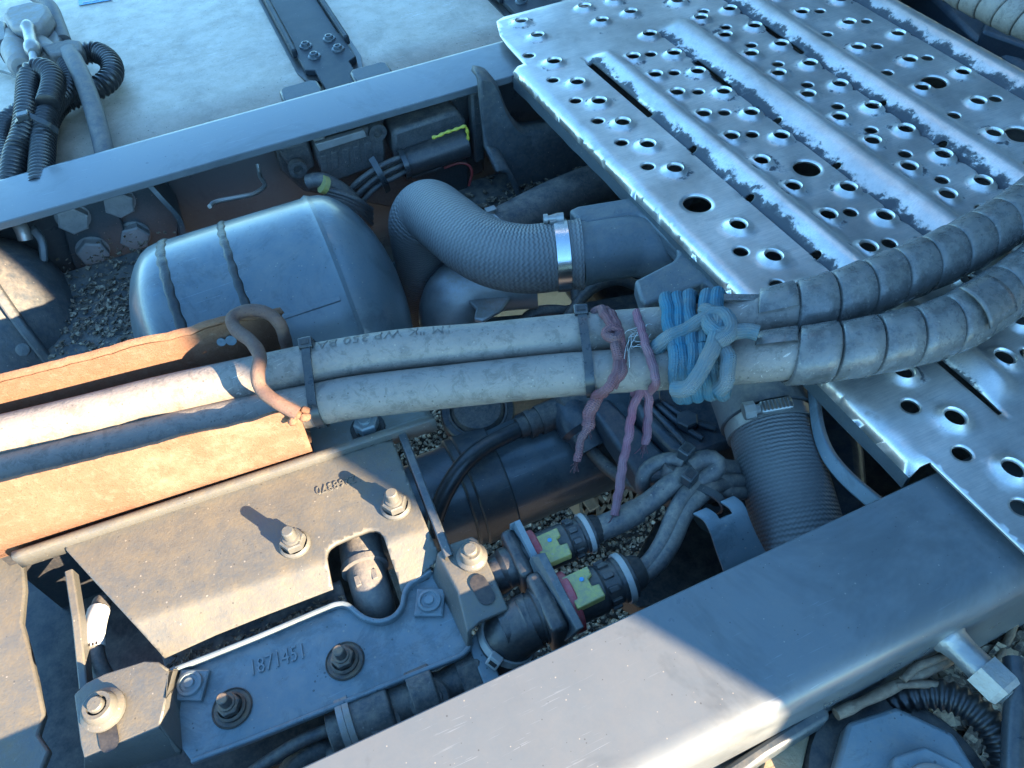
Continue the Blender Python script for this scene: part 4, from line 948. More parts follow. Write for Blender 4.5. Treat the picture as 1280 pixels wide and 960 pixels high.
# ================================================================== electrical connectors
def connector(a, b, label, ring, tab, dot, scale=1.0, ntie=None):
    a, b = pz(*a), pz(*b); d = (b - a).normalized(); L = (b - a).length; th = thing('plug_connector', base_of(a, b) - Z * .02, label, 'connector', 'plug connectors')
    r = .0148 * scale
    u = (Z - d * Z.dot(d)).normalized(); sdir = d.cross(u)
    m = MB(); m.lathe(a, d, [(0, 0), (0, r * .72), (L * .10, r * .78), (L * .14, r), (L * .23, r), (L * .24, r * 1.12), (L * .36, r * 1.12), (L * .37, r)], 32); build(m, 'socket', 'black_plastic', th, smooth=30)
    m = MB(); m.lathe(a, d, [(L * ring, r * .8), (L * ring, r * 1.24), (L * (ring + .065), r * 1.24), (L * (ring + .065), r * .8)], 32); build(m, 'seal_ring', 'red_plastic', th, bevel=.001)
    m = MB(); m.lathe(a, d, [(L * .43, 0), (L * .43, r), (L * .68, r * .98), (L * .70, r * .9), (L * .80, r * .88), (L * .81, r * .95), (L * .90, r * .95), (L * .91, r * .8), (L * .97, r * .7), (L * 1.0, r * .55), (L, 0)], 32); build(m, 'plug_body', 'black_plastic', th, smooth=30)
    for k in range(7):
        an = R(-100 + 34 * k); q = a + d * L * .74 + (u * math.cos(an) + sdir * math.sin(an)) * r * .92; m = MB(); m.box(q, (L * .07, .004, .003), Matrix((d, sdir * math.cos(an) - u * math.sin(an), u * math.cos(an) + sdir * math.sin(an))).transposed()); build(m, 'grip_rib', 'black_plastic', th, bevel=.0005)
    m = MB(); q = [pp(x, y, a + u * r * 1.14 + d * L * .5, u) for x, y in tab]; m.prism(q, -u * .007); tb = build(m, 'locking_tab', 'yellow_plastic', th, bevel=.0008, seg=2)
    q = pp(*dot, a + u * (r * 1.14 + .0004) + d * L * .5, u); m = MB(); m.lathe(q, u, [(0, .0016), (.0004, .0014), (.0004, 0)], 12); build(m, 'blue_dot', 'blue_sticker', tb)
    m = MB(); m.lathe(a, d, [(L * .835, r * .9), (L * .835, r * 1.04), (L * .875, r * 1.04), (L * .875, r * .9)], 32); build(m, 'clamp_band', 'tie_grey', th)
    return th, a, b, d, u
ca = connector((610, 720, -.045), (752, 658, -.045), 'plug connector with yellow tab and red ring, the farther of the two', .385, [(665, 673), (696, 659), (701, 669), (696, 673), (700, 681), (709, 678), (715, 692), (682, 706)], (687, 675), 0.95)
cb = connector((628, 790, -.045), (803, 712, -.045), 'plug connector with yellow tab and red ring, the nearer of the two', .43, [(702, 722), (734, 707), (740, 718), (735, 723), (740, 732), (749, 729), (757, 744), (722, 761)], (727, 724), 1.12)
# square flanges of the sockets and their steel carrier
cr = thing('connector_carrier', pz(690, 740, -.08), 'dark steel carrier blade holding the two plug connectors', 'carrier')
def vblade(pts, th, name, mat, sp, dv):
    m = MB(); q = [pz(u, v, z) for u, v, z in pts]; m.prism(q, dv * th); return build(m, name, mat, cr, bevel=.0012)
dv = ca[3]
vblade([(637, 655, -.020), (643, 652, -.020), (668, 702, -.024), (670, 735, -.060), (650, 725, -.075), (637, 692, -.06)], .004, 'blade', 'bracket_dark', 0, dv)
vblade([(660, 701, -.022), (664, 695, -.020), (674, 694, -.020), (722, 788, -.026), (706, 803, -.045), (684, 760, -.05)], .005, 'blade', 'chassis_paint', 0, dv)
for (cn, uu, s) in ((ca, .26, .95), (cb, .31, 1.08)):
    c0, c1, d, u = cn[1], cn[2], cn[3], cn[4]; sd_ = d.cross(u); rot = Matrix((d, sd_, u)).transposed(); m = MB(); m.box(c0.lerp(c1, uu), (.011 * s, .040 * s, .036 * s), rot @ Matrix.Rotation(R(0), 3, 'X')); build(m, 'square_flange', 'black_plastic', cr, bevel=.004, seg=3)
# rubber boot with pale tie below each socket
def boot(pts, r, label, tie_at, tw):
    pth = spline([pz(*p) for p in pts], .003); th = thing('rubber_boot', pth[0] - Z * .02, label, 'boot', 'rubber boots')
    m = MB(); m.tube(pth, r, 24); build(m, 'boot', 'black_plastic', th, smooth=50)
    k = tie_at; d = (pth[k + 1] - pth[k - 1]).normalized(); rr = r if not callable(r) else r(k * .003); u = (Z - d * Z.dot(d)).normalized(); s = d.cross(u)
    m = MB(); m.lathe(pth[k], d, [(-.0028, rr), (-.0028, rr + .0016), (.0028, rr + .0016), (.0028, rr)], 28); tie = build(m, 'pale_tie', 'tie_grey', th, smooth=30)
    an = tw; o = u * math.cos(an) + s * math.sin(an); t2 = d.cross(o); m = MB(); m.box(pth[k] + o * (rr + .003), (.0085, .0085, .006), Matrix((d, t2, o)).transposed()); hd = build(m, 'tie_head', 'tie_grey', tie, bevel=.0008)
    m = MB(); m.box(pth[k] + o * (rr + .0062), (.003, .005, .0006), Matrix((d, t2, o)).transposed()); build(m, 'slot', 'ink_black', tie, smooth=0)
boot([(606, 738, -.075), (615, 725, -.058), (628, 714, -.048), (642, 707, -.046)], .0135, 'small black rubber boot with a pale cable tie, touching the raised foot', 6, R(-40))
boot([(622, 826, -.085), (628, 808, -.066), (640, 792, -.054), (656, 780, -.048), (668, 774, -.046)], .0185, 'large black rubber boot with a pale cable tie, touching the near rail', 9, R(35))
# cables from the plugs to the bundle
def cab(pts, r, label, mat='cable', name='cable', n=14, cat='cable'):
    m = MB(); m.tube(spline([pz(*p) for p in pts], .004), r, n); return finish(build(m, name, mat, smooth=60), label, cat, 'cables')
cab([(742, 664, -.045), (765, 655, -.045), (785, 645, -.045), (797, 638, -.045)], .0092, 'thick sleeved cable leaving the farther plug connector')
cab([(790, 642, -.045), (815, 625, -.042), (838, 606, -.038), (858, 592, -.036), (885, 584, -.045), (930, 590, -.07)], .0078, 'single smooth cable rising from the farther plug sleeve into the tied bundle')
cab([(797, 716, -.045), (815, 700, -.045), (830, 675, -.043), (842, 645, -.040), (855, 622, -.038), (872, 604, -.038), (895, 592, -.05), (930, 596, -.08)], .0062, 'left one of the pair of cables from the nearer plug to the bundle')
cab([(801, 720, -.047), (822, 703, -.046), (840, 676, -.044), (852, 648, -.042), (866, 628, -.040), (884, 612, -.040), (900, 606, -.05), (945, 606, -.08)], .0066, 'right one of the pair of cables from the nearer plug to the bundle')
cab([(858, 580, -.030), (845, 574, -.032), (822, 578, -.036), (806, 590, -.04), (803, 606, -.05), (810, 618, -.07)], .0056, 'cable loop curling out left of the tied bundle')
cab([(860, 584, -.030), (878, 574, -.030), (893, 575, -.032), (897, 584, -.034), (886, 594, -.036), (868, 604, -.038)], .0068, 'cable loop curling over right of the tied bundle')
cab([(868, 600, -.042), (888, 598, -.046), (915, 602, -.055), (952, 600, -.08)], .0060, 'upper cable running from the bundle to behind the ribbed hose')
cab([(870, 612, -.046), (890, 610, -.05), (920, 616, -.06), (960, 614, -.085)], .0055, 'lower cable running from the bundle to behind the ribbed hose')
cab([(834, 612, -.060), (836, 600, -.045), (838, 588, -.035), (841, 583, -.032)], .0062, 'short capped cable stub standing in the tied bundle')
for (u, v, z, lab) in ((858, 565, -.022, 'cable tie with upright square head on top of the cable bundle'), (862, 597, -.024, 'cable tie lying flat across the middle of the cable bundle')):
    p = pz(u, v, z); th = thing('cable_tie', p - Z * .012, lab, 'cable tie', 'cable ties on the bundle')
    m = MB(); m.box(p, (.011, .009, .010), Matrix.Rotation(.4, 3, 'Z')); build(m, 'head', 'tie_plastic', th, bevel=.001)
    m = MB(); m.box(p + Z * .0052, (.006, .0045, .0008), Matrix.Rotation(.4, 3, 'Z')); build(m, 'slot', 'ink_black', th, smooth=0)
    c = pz(u + 8, v + 22, -.044); ax = Vector((.75, .5, .0)).normalized(); m = MB(); m.strip(stadium(c + Vector((-.004, .006, 0)), c + Vector((.006, -.008, 0)), .0105, 10, ax), ax, .006, .0016, closed=True); build(m, 'band', 'tie_plastic', th)

# ================================================================== crepe rubber elbow, clamp and cast duct
ep = [pz(727, 318, -.030), pz(700, 320, -.030), pz(660, 324, -.030), pz(620, 318, -.030), pz(588, 302, -.030), pz(562, 282, -.032)]
q = pz(537, 264, -.040); ep += [q, q + Vector((-.010, .012, -.018)), q + Vector((-.012, .016, -.05)), q + Vector((-.012, .016, -.10)), q + Vector((-.012, .016, -.16))]
EP = spline(ep, .003); rE = pr(43, EP[10])
eh = thing('hose_elbow', q - Z * .2, 'ribbed grey rubber hose elbow with a bright band clamp, right of the air tank', 'hose elbow')
m = MB(); m.tube(EP, lambda L: rE * (1.0 + (.035 if L < .006 else 0)), 56); build(m, 'elbow', 'crepe_rubber', eh, smooth=70)
def band(path, i, r, w, name, mat, parent, t=.0014):
    d = (path[i + 1] - path[i - 1]).normalized(); m = MB(); m.lathe(path[i], d, [(-w / 2, r - .0005), (-w / 2, r + t), (w / 2, r + t), (w / 2, r - .0005)], 56); return build(m, name, mat, parent, smooth=30), d
b_, d = band(EP, 6, rE, .012, 'band_clamp', 'steel_bright', eh)
c = EP[6] + Vector((.0, .45, .9)).normalized() * (rE + .004); m = MB(); m.lathe(c - d * .009, d, [(0, 0), (0, .0045), (.006, .0045), (.006, .003), (.014, .003), (.014, .0045), (.018, .0045), (.018, 0)], 12); m.box(c + Vector((0, 0, -.002)), (.010, .010, .005)); build(m, 'clamp_screw', 'zinc', b_)
dp = spline([EP[1] , pz(760, 312, -.030), pz(795, 308, -.032), pz(825, 316, -.038), pz(850, 336, -.055), pz(868, 362, -.085), pz(880, 390, -.13)], .003)
du = thing('cast_duct', dp[-1], 'black cast air duct with a forked flange under the edge of the tread plate', 'duct')
m = MB(); m.tube(dp, lambda L: rE * (.90 if L > .012 else .93), 48); build(m, 'duct_pipe', 'powder_coat', du, smooth=60)
fk = [(711, 262), (722, 257), (795, 245), (812, 248), (832, 266), (868, 305), (915, 350), (905, 368), (880, 352), (808, 380), (800, 372), (793, 350), (840, 326), (847, 318), (846, 310), (836, 300), (806, 272), (796, 267), (784, 268), (732, 279), (724, 276)]
m = MB(); m.prism([pz(u, v, .0 if False else -.004) for u, v in fk], (0, 0, -.017)); build(m, 'forked_flange', 'powder_coat', du, bevel=.003, seg=3)
# second smooth pipe behind, with its own clamp
bpth = spline([pz(588, 318, -.11), pz(618, 292, -.10), pz(645, 276, -.10), pz(700, 248, -.10), pz(755, 228, -.10), pz(800, 226, -.11), pz(860, 240, -.13)], .004)
bp2 = thing('coolant_pipe', bpth[0] - Z * .03, 'smooth dark pipe running behind the elbow to under the tread plate', 'pipe')
m = MB(); m.tube(bpth, .0235, 32); build(m, 'pipe', 'dusty_plastic', bp2, smooth=60)
b_, d = band(bpth, 9, .0235, .010, 'clamp', 'zinc', bp2); m = MB(); m.box(bpth[9] + Vector((0, .006, .026)), (.012, .008, .007)); build(m, 'clamp_screw', 'zinc', b_, bevel=.001)
# pale metal bend under the elbow
mp_ = spline([pz(586, 452, -.20), pz(570, 420, -.17), pz(563, 395, -.145), pz(570, 372, -.125), pz(592, 356, -.115), pz(630, 348, -.11), pz(670, 345, -.11)], .003)
mt = thing('metal_bend', mp_[0], 'pale aluminium pipe bend showing under the rubber elbow', 'pipe bend')
m = MB(); m.tube(mp_, .034, 36); build(m, 'bend', 'alu_pipe', mt, smooth=60)
m = MB(); m.lathe(mp_[16], mp_[17] - mp_[15], [(-.0015, .0335), (-.001, .0352), (.001, .0352), (.0015, .0335)], 40); build(m, 'seam', 'alu_pipe', mt)
m = MB(); m.prism([pz(u, v, -.105) for u, v in ((585, 375), (640, 368), (628, 385), (603, 400), (592, 398), (595, 385))], (0, 0, -.006)); build(m, 'lug', 'alu_pipe', mt, bevel=.002)

# ================================================================== cross member under the tread plate
cm = thing('crossmember', py(660, 200, .74) - Z * .1, 'dark pressed cross member with a scooped top edge, left of the tread plate corner', 'cross member')
top = [(596, 98), (608, 100), (617, 112), (628, 140), (640, 158), (655, 167), (680, 164), (706, 157), (740, 170), (800, 215)]
rows = []
path = spline([py(u, v, .735) for u, v in top], .004)
for p in path: rows.append([p + Vector((0, .016, .001)), p + Vector((0, .003, .001)), p + Vector((0, 0, -.002)), p + Vector((0, .002, -.03)), p + Vector((0, .004, -.085)), p + Vector((0, -.03, -.10))])
m = MB(); m.grid(rows); build(m, 'pressing', 'cast_iron', cm, solid=-.006, smooth=50)
m = MB(); m.box(py(720, 225, .70) - Z * .02, (.32, .16, .010)); lf = build(m, 'shelf', 'cast_iron', cm)
p = py(660, 240, .68); litter(Vector((p.x, p.y, py(720, 225, .70).z - .014)), .05, .03, 600, 'debris', 'brown litter lying on the cross member behind the rubber elbow')
m = MB(); tw = spline([py(690, 252, .66), py(705, 235, .66), py(716, 220, .665), py(722, 210, .67)], .004); m.tube(tw, .0016, 8); finish(build(m, 'twig', 'twig_bark'), 'thin reddish twig on the cross member behind the elbow', 'twig', 'twigs')

# ================================================================== control units in the far rail
cu = thing('control_unit', py(440, 190, .80) - Z * .1, 'dusty control unit with plugs and wires, mounted inside the rear rail', 'control unit')
def vbox(pts, y, t, name, mat, bev=.003): return vplate(pts, y, t, name, mat, cu, bev)
vbox([(342, 182), (590, 108), (604, 115), (606, 215), (560, 235), (500, 262), (380, 240), (352, 215)], .800, .03, 'mounting_panel', 'dusty_plastic')
vbox([(392, 180), (468, 158), (480, 170), (484, 205), (410, 232), (398, 205)], .772, .03, 'relay_box', 'dusty_plastic', .004)
vbox([(394, 181), (455, 163), (459, 171), (399, 190)], .764, .008, 'label_plate', 'cast_alu', .001)
vbox([(490, 165), (573, 138), (583, 152), (585, 185), (500, 212), (492, 190)], .766, .036, 'module_box', 'dusty_plastic', .005)
vbox([(345, 186), (385, 176), (395, 208), (380, 222), (366, 215)], .785, .02, 'mounting_ear', 'dusty_plastic', .003)
vbox([(588, 112), (604, 112), (607, 200), (594, 205)], .765, .015, 'clip_rail', 'dusty_plastic', .003)
for (u, v) in ((371, 208), (470, 162)):
    m = MB(); m.lathe(py(u, v, .776), -Y, [(0, .010), (.008, .010), (.008, .0055), (.002, .0055), (.002, 0)], 20); build(m, 'mounting_boss', 'dusty_plastic', cu)
for i in range(6):
    u = 400 + 14 * i; m = MB(); m.prism([py(u, 196 - 4 * i, .771), py(u + 8, 194 - 4 * i, .771), py(u + 10, 214 - 4 * i, .771), py(u + 2, 217 - 4 * i, .771)], (0, .003, 0)); build(m, 'moulded_rib', 'dusty_plastic', cu, bevel=.0006)
for (u, v) in ((398, 172), (442, 155), (487, 140), (530, 127), (572, 114)):
    m = MB(); m.box(py(u, v, .766), (.012, .006, .004)); build(m, 'metal_clip', 'zinc', cu, bevel=.0006)
a, b = py(506, 205, .757), py(582, 178, .757); d = (b - a).normalized(); m = MB(); m.lathe(a, d, [(0, 0), (0, .014), (.006, .016), (.010, .0165), ((b - a).length, .0165), ((b - a).length, 0)], 24); build(m, 'plug', 'black_plastic', cu, smooth=30)
m = MB(); m.lathe(a - d * .004, d, [(0, .0145), (0, .0175), (.006, .0175), (.006, .0145)], 24); build(m, 'plug_collar', 'tie_plastic', cu)
for k in range(5):
    o = Vector((0, .004 * (k % 2), .0055 * (k - 2))); m = MB(); m.tube(spline([a + o * .9, py(488, 213, .755) + o, py(468, 224, .752) + o, py(450, 240, .752) + o * 1.2, py(440, 252, .755) + o * 1.3], .005), .0034, 8); build(m, 'wire', 'cable', cu, smooth=60)
m = MB(); c = py(470, 222, .750); m.strip(spline([c + Vector((.0, .0, .026)), c + Vector((.003, -.010, .014)), c + Vector((.006, -.014, 0)), c + Vector((.009, -.006, -.018))], .003), Vector((.9, 0, .35)), .007, .0018); build(m, 'wire_tie', 'tie_plastic', cu)
m = MB(); m.tube(spline([py(540, 172, .748), py(548, 170, .746), py(556, 166, .746), py(566, 163, .746), py(580, 158, .746), py(583, 160, .746), py(585, 172, .746), py(583, 184, .748)], .002), lambda L: .0018 + .0006 * math.sin(L * 700), 8); build(m, 'yellow_wire', 'yellow_wire', cu, smooth=60)
vbox([(510, 222), (578, 196), (588, 205), (588, 240), (560, 248), (530, 240)], .770, .03, 'lower_module', 'black_plastic', .005)
m = MB(); m.tube(spline([py(555, 210, .762), py(572, 204, .758), py(585, 206, .756), py(590, 216, .756), py(586, 232, .760)], .003), .0016, 8); build(m, 'red_wire', 'red_wire', cu)
# wires dropping behind the tank
hw = thing('wire_harness', py(420, 250, .74), 'bundle of dark wires with a yellow mark behind the air tank', 'wires')
m = MB(); m.tube(spline([py(385, 228, .75), py(400, 225, .745), py(418, 232, .742), py(436, 245, .74), py(450, 262, .74)], .004), .0085, 12); build(m, 'sleeve', 'cable', hw, smooth=60)
for k in range(4):
    m = MB(); m.tube(spline([py(405, 236 + 4 * k, .735), py(430, 243 + 4 * k, .73), py(450, 252 + 5 * k, .728), py(464, 262 + 6 * k, .735)], .004), .0035, 8); build(m, 'wire', 'cable', hw, smooth=60)
m = MB(); m.tube(spline([py(402, 230, .736), py(408, 232, .736)], .002), .0098, 12); build(m, 'yellow_mark', 'yellow_plastic', hw)
m = MB(); m.tube(spline([py(322, 205, .80), py(325, 220, .79), py(331, 232, .76), py(318, 242, .74), py(300, 246, .735), py(270, 252, .73), py(262, 258, .72)], .004), .0024, 8); finish(build(m, 'wire', 'zinc', smooth=60), 'thin bent steel wire hanging above the air tank', 'wire')

# ================================================================== machinery deep between the rails
gb = thing('gearbox', Vector((.35, .45, -.5)), 'dark gearbox castings below the lashed hoses', 'gearbox')
def blk(pts, z, t, name, mat='engine_blue', bev=.006): m = MB(); m.prism([pz(u, v, z) for u, v in pts], (0, 0, -t)); return build(m, name, mat, gb, bevel=bev, seg=3)
blk([(785, 485), (905, 470), (935, 505), (935, 548), (868, 572), (838, 560), (800, 520)], -.12, .10, 'top_housing')
blk([(700, 380), (1000, 330), (1000, 500), (880, 505), (760, 480), (690, 450)], -.20, .14, 'upper_housing', 'cast_iron')
blk([(850, 560), (960, 530), (1000, 600), (960, 680), (880, 650), (850, 610)], -.24, .12, 'side_housing', 'engine_blue')
blk([(820, 650), (900, 640), (1000, 690), (960, 740), (800, 760), (770, 740)], -.26, .03, 'guard_sheet', 'black_plastic', .003)
blk([(600, 395), (720, 385), (735, 440), (620, 460)], -.24, .1, 'rear_housing', 'cast_iron')
blk([(455, 300), (560, 330), (545, 430), (500, 440)], -.36, .05, 'rusty_shield', 'rust_rod')
blk([(735, 505), (760, 495), (845, 578), (835, 600), (800, 600)], -.13, .03, 'diagonal_arm', 'engine_blue', .005)
for (u, v, z) in ((858, 530, -.118), (812, 500, -.118), (915, 500, -.118)):
    m = MB(); m.hexa(pz(u, v, z), Z, .010, .009); build(m, 'housing_bolt', 'engine_blue', gb, smooth=25)
for k in range(3):
    m = MB(); m.tube(spline([pz(800 + 14 * k, 495 + 4 * k, -.118), pz(838 + 12 * k, 535 - 5 * k, -.116), pz(862 + 16 * k, 560 - 12 * k, -.118)], .006), .003, 8); build(m, 'casting_rib', 'engine_blue', gb, smooth=60)
# cables that loop behind the hoses
for i, (pts, r, lab) in enumerate((([(645, 415, -.16), (665, 392, -.15), (700, 388, -.15), (735, 398, -.16), (760, 420, -.17)], .006, 'dark cable arching behind the hoses under the rubber elbow'), ([(720, 352, -.14), (722, 375, -.14), (728, 400, -.15)], .007, 'dark cable hanging straight down below the band clamp'), ([(700, 410, -.14), (735, 365, -.13), (770, 350, -.13), (800, 358, -.14)], .006, 'dark cable curving under the cast duct'))):
    m = MB(); m.tube(spline([pz(*p) for p in pts], .004), r, 12); finish(build(m, 'cable', 'cable', smooth=60), lab, 'cable', 'cables')
# propeller-shaft-like dark cylinder
ca_, cb_ = pz(515, 640, -.22), pz(800, 528, -.22); cd = (cb_ - ca_).normalized(); CL = (cb_ - ca_).length; cr_ = pr(66, (ca_ + cb_) / 2)
cy_ = thing('drive_cylinder', ca_ - Z * cr_, 'large dark cylinder with raised collars below the hoses, above the gravel', 'cylinder')
m = MB(); m.lathe(ca_, cd, [(-.05, 0), (-.05, cr_ * .82), (CL * .0, cr_ * .84), (CL * .06, cr_ * .84), (CL * .062, cr_ * .93), (CL * .26, cr_ * .93), (CL * .27, cr_), (CL * .9, cr_), (CL * .9, cr_ * .9), (CL * 1.1, cr_ * .9), (CL * 1.1, 0)], 56); build(m, 'barrel', 'tank_paint', cy_, smooth=30)
for (t, w_, h_) in ((.30, .034, .07), (.22, .010, .03)):
    m = MB(); m.lathe(ca_ + cd * CL * t, cd, [(-w_ / 2, cr_ * .9), (-w_ / 2, cr_ * (1 + h_)), (w_ / 2, cr_ * (1 + h_)), (w_ / 2, cr_ * .9)], 56); build(m, 'collar', 'chassis_paint', cy_, bevel=.002)
# round sensor between hose and gravel
p = pz(597, 512, -.17); sn = thing('round_sensor', p - Z * .05, 'round brownish capped sensor with a black ring, just below the lower hose', 'sensor')
m = MB(); m.lathe(p, Vector((0, -.15, 1)), [(-.09, .030), (-.004, .032), (0, .030), (0, .028)], 32); m.lathe(p, Vector((0, -.15, 1)), [(-.002, .0275), (.004, .024), (.007, .014), (.008, 0)], 32); build(m, 'cap', 'dusty_plastic', sn, smooth=40)
m = MB(); m.lathe(p, Vector((0, -.15, 1)), [(-.014, .031), (-.014, .0375), (-.003, .0375), (-.001, .036), (-.001, .030)], 32); build(m, 'ring', 'black_plastic', sn)
# air fitting with hose
tf = thing('pipe_fitting', pz(705, 520, -.16), 'dark plastic T fitting on the cylinder with a curved air pipe', 'fitting')
a, b = pz(648, 536, -.155), pz(735, 500, -.155); d = (b - a).normalized(); L = (b - a).length
m = MB(); m.lathe(a, d, [(0, 0), (0, .0105), (L * .12, .0105), (L * .12, .014), (L * .2, .014), (L * .2, .0125), (L * .28, .0125), (L * .28, .0145), (L * .55, .0145), (L * .6, .021), (L, .021), (L, 0)], 28); build(m, 'coupling', 'dusty_plastic', tf, smooth=30)
m = MB(); m.tube(spline([pz(712, 512, -.155), pz(720, 528, -.155), pz(732, 548, -.16), pz(740, 562, -.165)], .004), lambda L: .020 if L < .03 else .0155, 24); build(m, 'branch', 'engine_blue', tf, smooth=40)
m = MB(); m.tube(spline([pz(540, 668, -.19), pz(545, 645, -.175), pz(558, 613, -.16), pz(580, 580, -.15), (pz(610, 556, -.15)), pz(655, 533, -.155)], .004), .0082, 16); build(m, 'air_pipe', 'tie_plastic', tf, smooth=60)
m = MB(); m.tube(spline([pz(735, 555, -.165), pz(750, 575, -.17), pz(775, 596, -.17), pz(805, 610, -.165), pz(840, 616, -.16)], .004), .0068, 14); build(m, 'outlet_pipe', 'cable', tf, smooth=60)
# rusty lattice lying on the gravel
gr = thing('lattice_crate', pz(760, 630, GZ), 'rusty brown lattice standing on the gravel under the cables', 'lattice')
gz = -.78
def bar(a, b, w_, name='bar'): m = MB(); m.strip(lin(pz(*a, gz), pz(*b, gz), 3), Z, .02, w_); build(m, name, 'rusty_grate', gr)
for a, b in (((722, 600), (806, 578)), ((728, 655), (815, 628)), ((722, 598), (728, 655)), ((742, 594), (748, 650)), ((762, 590), (768, 643)), ((784, 584), (790, 636)), ((804, 578), (812, 630)), ((728, 652), (762, 590)), ((748, 650), (784, 584)), ((768, 643), (806, 578)), ((724, 625), (745, 595)), ((788, 638), (808, 605)), ((724, 600), (768, 643)), ((742, 594), (790, 636)), ((762, 590), (812, 630))): bar(a, b, .006)
m = MB(); m.box(pz(726, 628, gz - .03), (.02, .09, .09), Matrix.Rotation(.1, 3, 'Z')); build(m, 'post', 'rusty_grate', gr)

# ================================================================== ribbed hose at the right with worm clamp
rp = spline([pz(938, 470, -.045), pz(950, 500, -.05), pz(964, 540, -.055), pz(978, 590, -.062), pz(992, 640, -.07), pz(1002, 680, -.078), pz(1010, 720, -.09)], .003)
r0 = pr(53, rp[20]); rh = thing('ribbed_hose', rp[-1] - Z * .03, 'thick ribbed rubber hose with a worm clamp, dropping behind the near rail', 'hose')
m = MB(); m.tube(rp[6:], r0 * .98, 48); build(m, 'hose', 'ribbed_rubber', rh, smooth=70)
m = MB(); m.tube(rp[:14], r0 * 1.12, 40); build(m, 'cuff', 'smooth_hose', rh, smooth=60)
b_, d = band(rp, 15, r0 * 1.0, .010, 'worm_clamp', 'zinc', rh)
o = (Vector((-.25, -.5, .8)) - d * Vector((-.25, -.5, .8)).dot(d)).normalized(); t2 = d.cross(o); c = rp[15] + o * (r0 + .003) ; rot = Matrix((d, t2, o)).transposed()
m = MB(); m.box(c, (.010, .024, .006), rot); hs = build(m, 'clamp_housing', 'zinc', b_, bevel=.002)
for k in range(8):
    m = MB(); m.box(c + t2 * (-.010 + .0028 * k) + o * .0034, (.008, .0012, .0008), rot); build(m, 'clamp_notch', 'bolt_dark', b_, smooth=0)
sg = 1 if proj(c + t2 * .01)[0] < proj(c)[0] else -1
m = MB(); m.lathe(c + t2 * sg * .012, t2 * sg, [(0, .0035), (.004, .0035), (.004, .0068), (.012, .0068), (.012, 0)], 8); build(m, 'screw_head', 'zinc', b_, smooth=25)
# flat curved bar
m = MB(); fbp = spline([pz(1016, 470, -.02), pz(1019, 505, -.024), pz(1024, 540, -.03), pz(1036, 570, -.034), pz(1058, 597, -.036), pz(1090, 625, -.036), pz(1110, 640, -.036)], .004); m.strip(fbp, Vector((.55, .3, .8)), .011, .0062)
finish(build(m, 'curved_bar', 'bracket_dark', bevel=.0012, smooth=40), 'bent flat steel bar between ribbed hose and tread plate', 'bar')
m = MB(); m.prism([pz(u, v, -.07) for u, v in ((1000, 470), (1060, 475), (1085, 560), (1092, 640), (1040, 660), (1020, 560))], (0, 0, -.12)); finish(build(m, 'dark_casing', 'engine_blue', bevel=.012, seg=4), 'smooth dark casing behind the bent flat bar', 'casing')
m = MB(); m.prism([pz(u, v, -.16) for u, v in ((1040, 430), (1280, 420), (1300, 700), (1000, 700))], (0, 0, -.02)); finish(build(m, 'under_shield', 'black_plastic', bevel=.002), 'black shield deep under the lower end of the tread plate', 'shield')
m = MB(); m.box((.80, .50, -.30), (.90, .80, .10)); finish(build(m, 'hole_backing', 'black_plastic', bevel=.02, seg=3), 'dark block added under the tread plate to hide sunlit ground behind its holes', 'engine')  # added cover, keeps sunlit ground from showing through the plate holes
# notched strap bracket
sb = thing('strap_bracket', pz(920, 700, -.10), 'bent grey strap bracket with a square notch, in front of the ribbed hose', 'bracket')
c1 = [pz(866, 641, -.035), pz(880, 650, -.036), pz(889, 668, -.044), pz(896, 690, -.056), pz(904, 712, -.066), pz(910, 730, -.078)]
e1 = [pz(917, 619, -.035), pz(931, 630, -.036), pz(939, 652, -.044), pz(950, 676, -.056), pz(962, 697, -.066), pz(972, 712, -.078)]
L1, L2 = spline(c1, .004), spline(e1, .004); n = min(len(L1), len(L2)); rows = []
for i in range(n):
    a = L1[int(i * (len(L1) - 1) / (n - 1))]; b = L2[int(i * (len(L2) - 1) / (n - 1))]; rows.append([a.lerp(b, k / 6) for k in range(7)])
m = MB(); m.grid(rows); nn = 7
m.f = [f for f in m.f if not (f[0] // nn < 3 and (f[0] % nn) in (2, 3))]
m.f = [f if (m.v[f[1]] - m.v[f[0]]).cross(m.v[f[2]] - m.v[f[0]]).z > 0 else tuple(reversed(f)) for f in m.f]
build(m, 'strap', 'bracket_dark', sb, solid=.003, bevel=.0008, smooth=50)

# ================================================================== lower right corner outside the near rail
fc = thing('filler_cap', pz(1115, 985, -.10), 'large dark faceted cap at the bottom edge, outside the near rail', 'cap')
cc = pz(1130, 985, -.060); m = MB(); m.lathe(cc - Z * .03, Z, [(0, .052), (.022, .054), (.027, .051), (.027, 0)], 48); build(m, 'rubber_base', 'black_plastic', fc, smooth=40)
def ngon(c, r, n, ph, sx=1.0): return [c + Vector((r * sx * math.cos(ph + 2 * math.pi * k / n), r * math.sin(ph + 2 * math.pi * k / n), 0)) for k in range(n)]
m = MB(); m.prism(ngon(cc + Z * .012, .0415, 8, .25), (0, 0, -.016)); build(m, 'octagon', 'bracket_dark', fc, bevel=.003, seg=3)
m = MB(); m.prism(ngon(cc + Z * .020 + Vector((.004, -.010, 0)), .025, 8, .25), (0, 0, -.012)); build(m, 'raised_octagon', 'bracket_dark', fc, bevel=.002, seg=3)
m = MB(); m.lathe(cc + Z * .020 + Vector((.004, -.010, 0)), Z, [(0, .016), (.003, .015), (.004, .013), (.004, 0)], 32); build(m, 'boss', 'cast_alu', fc)
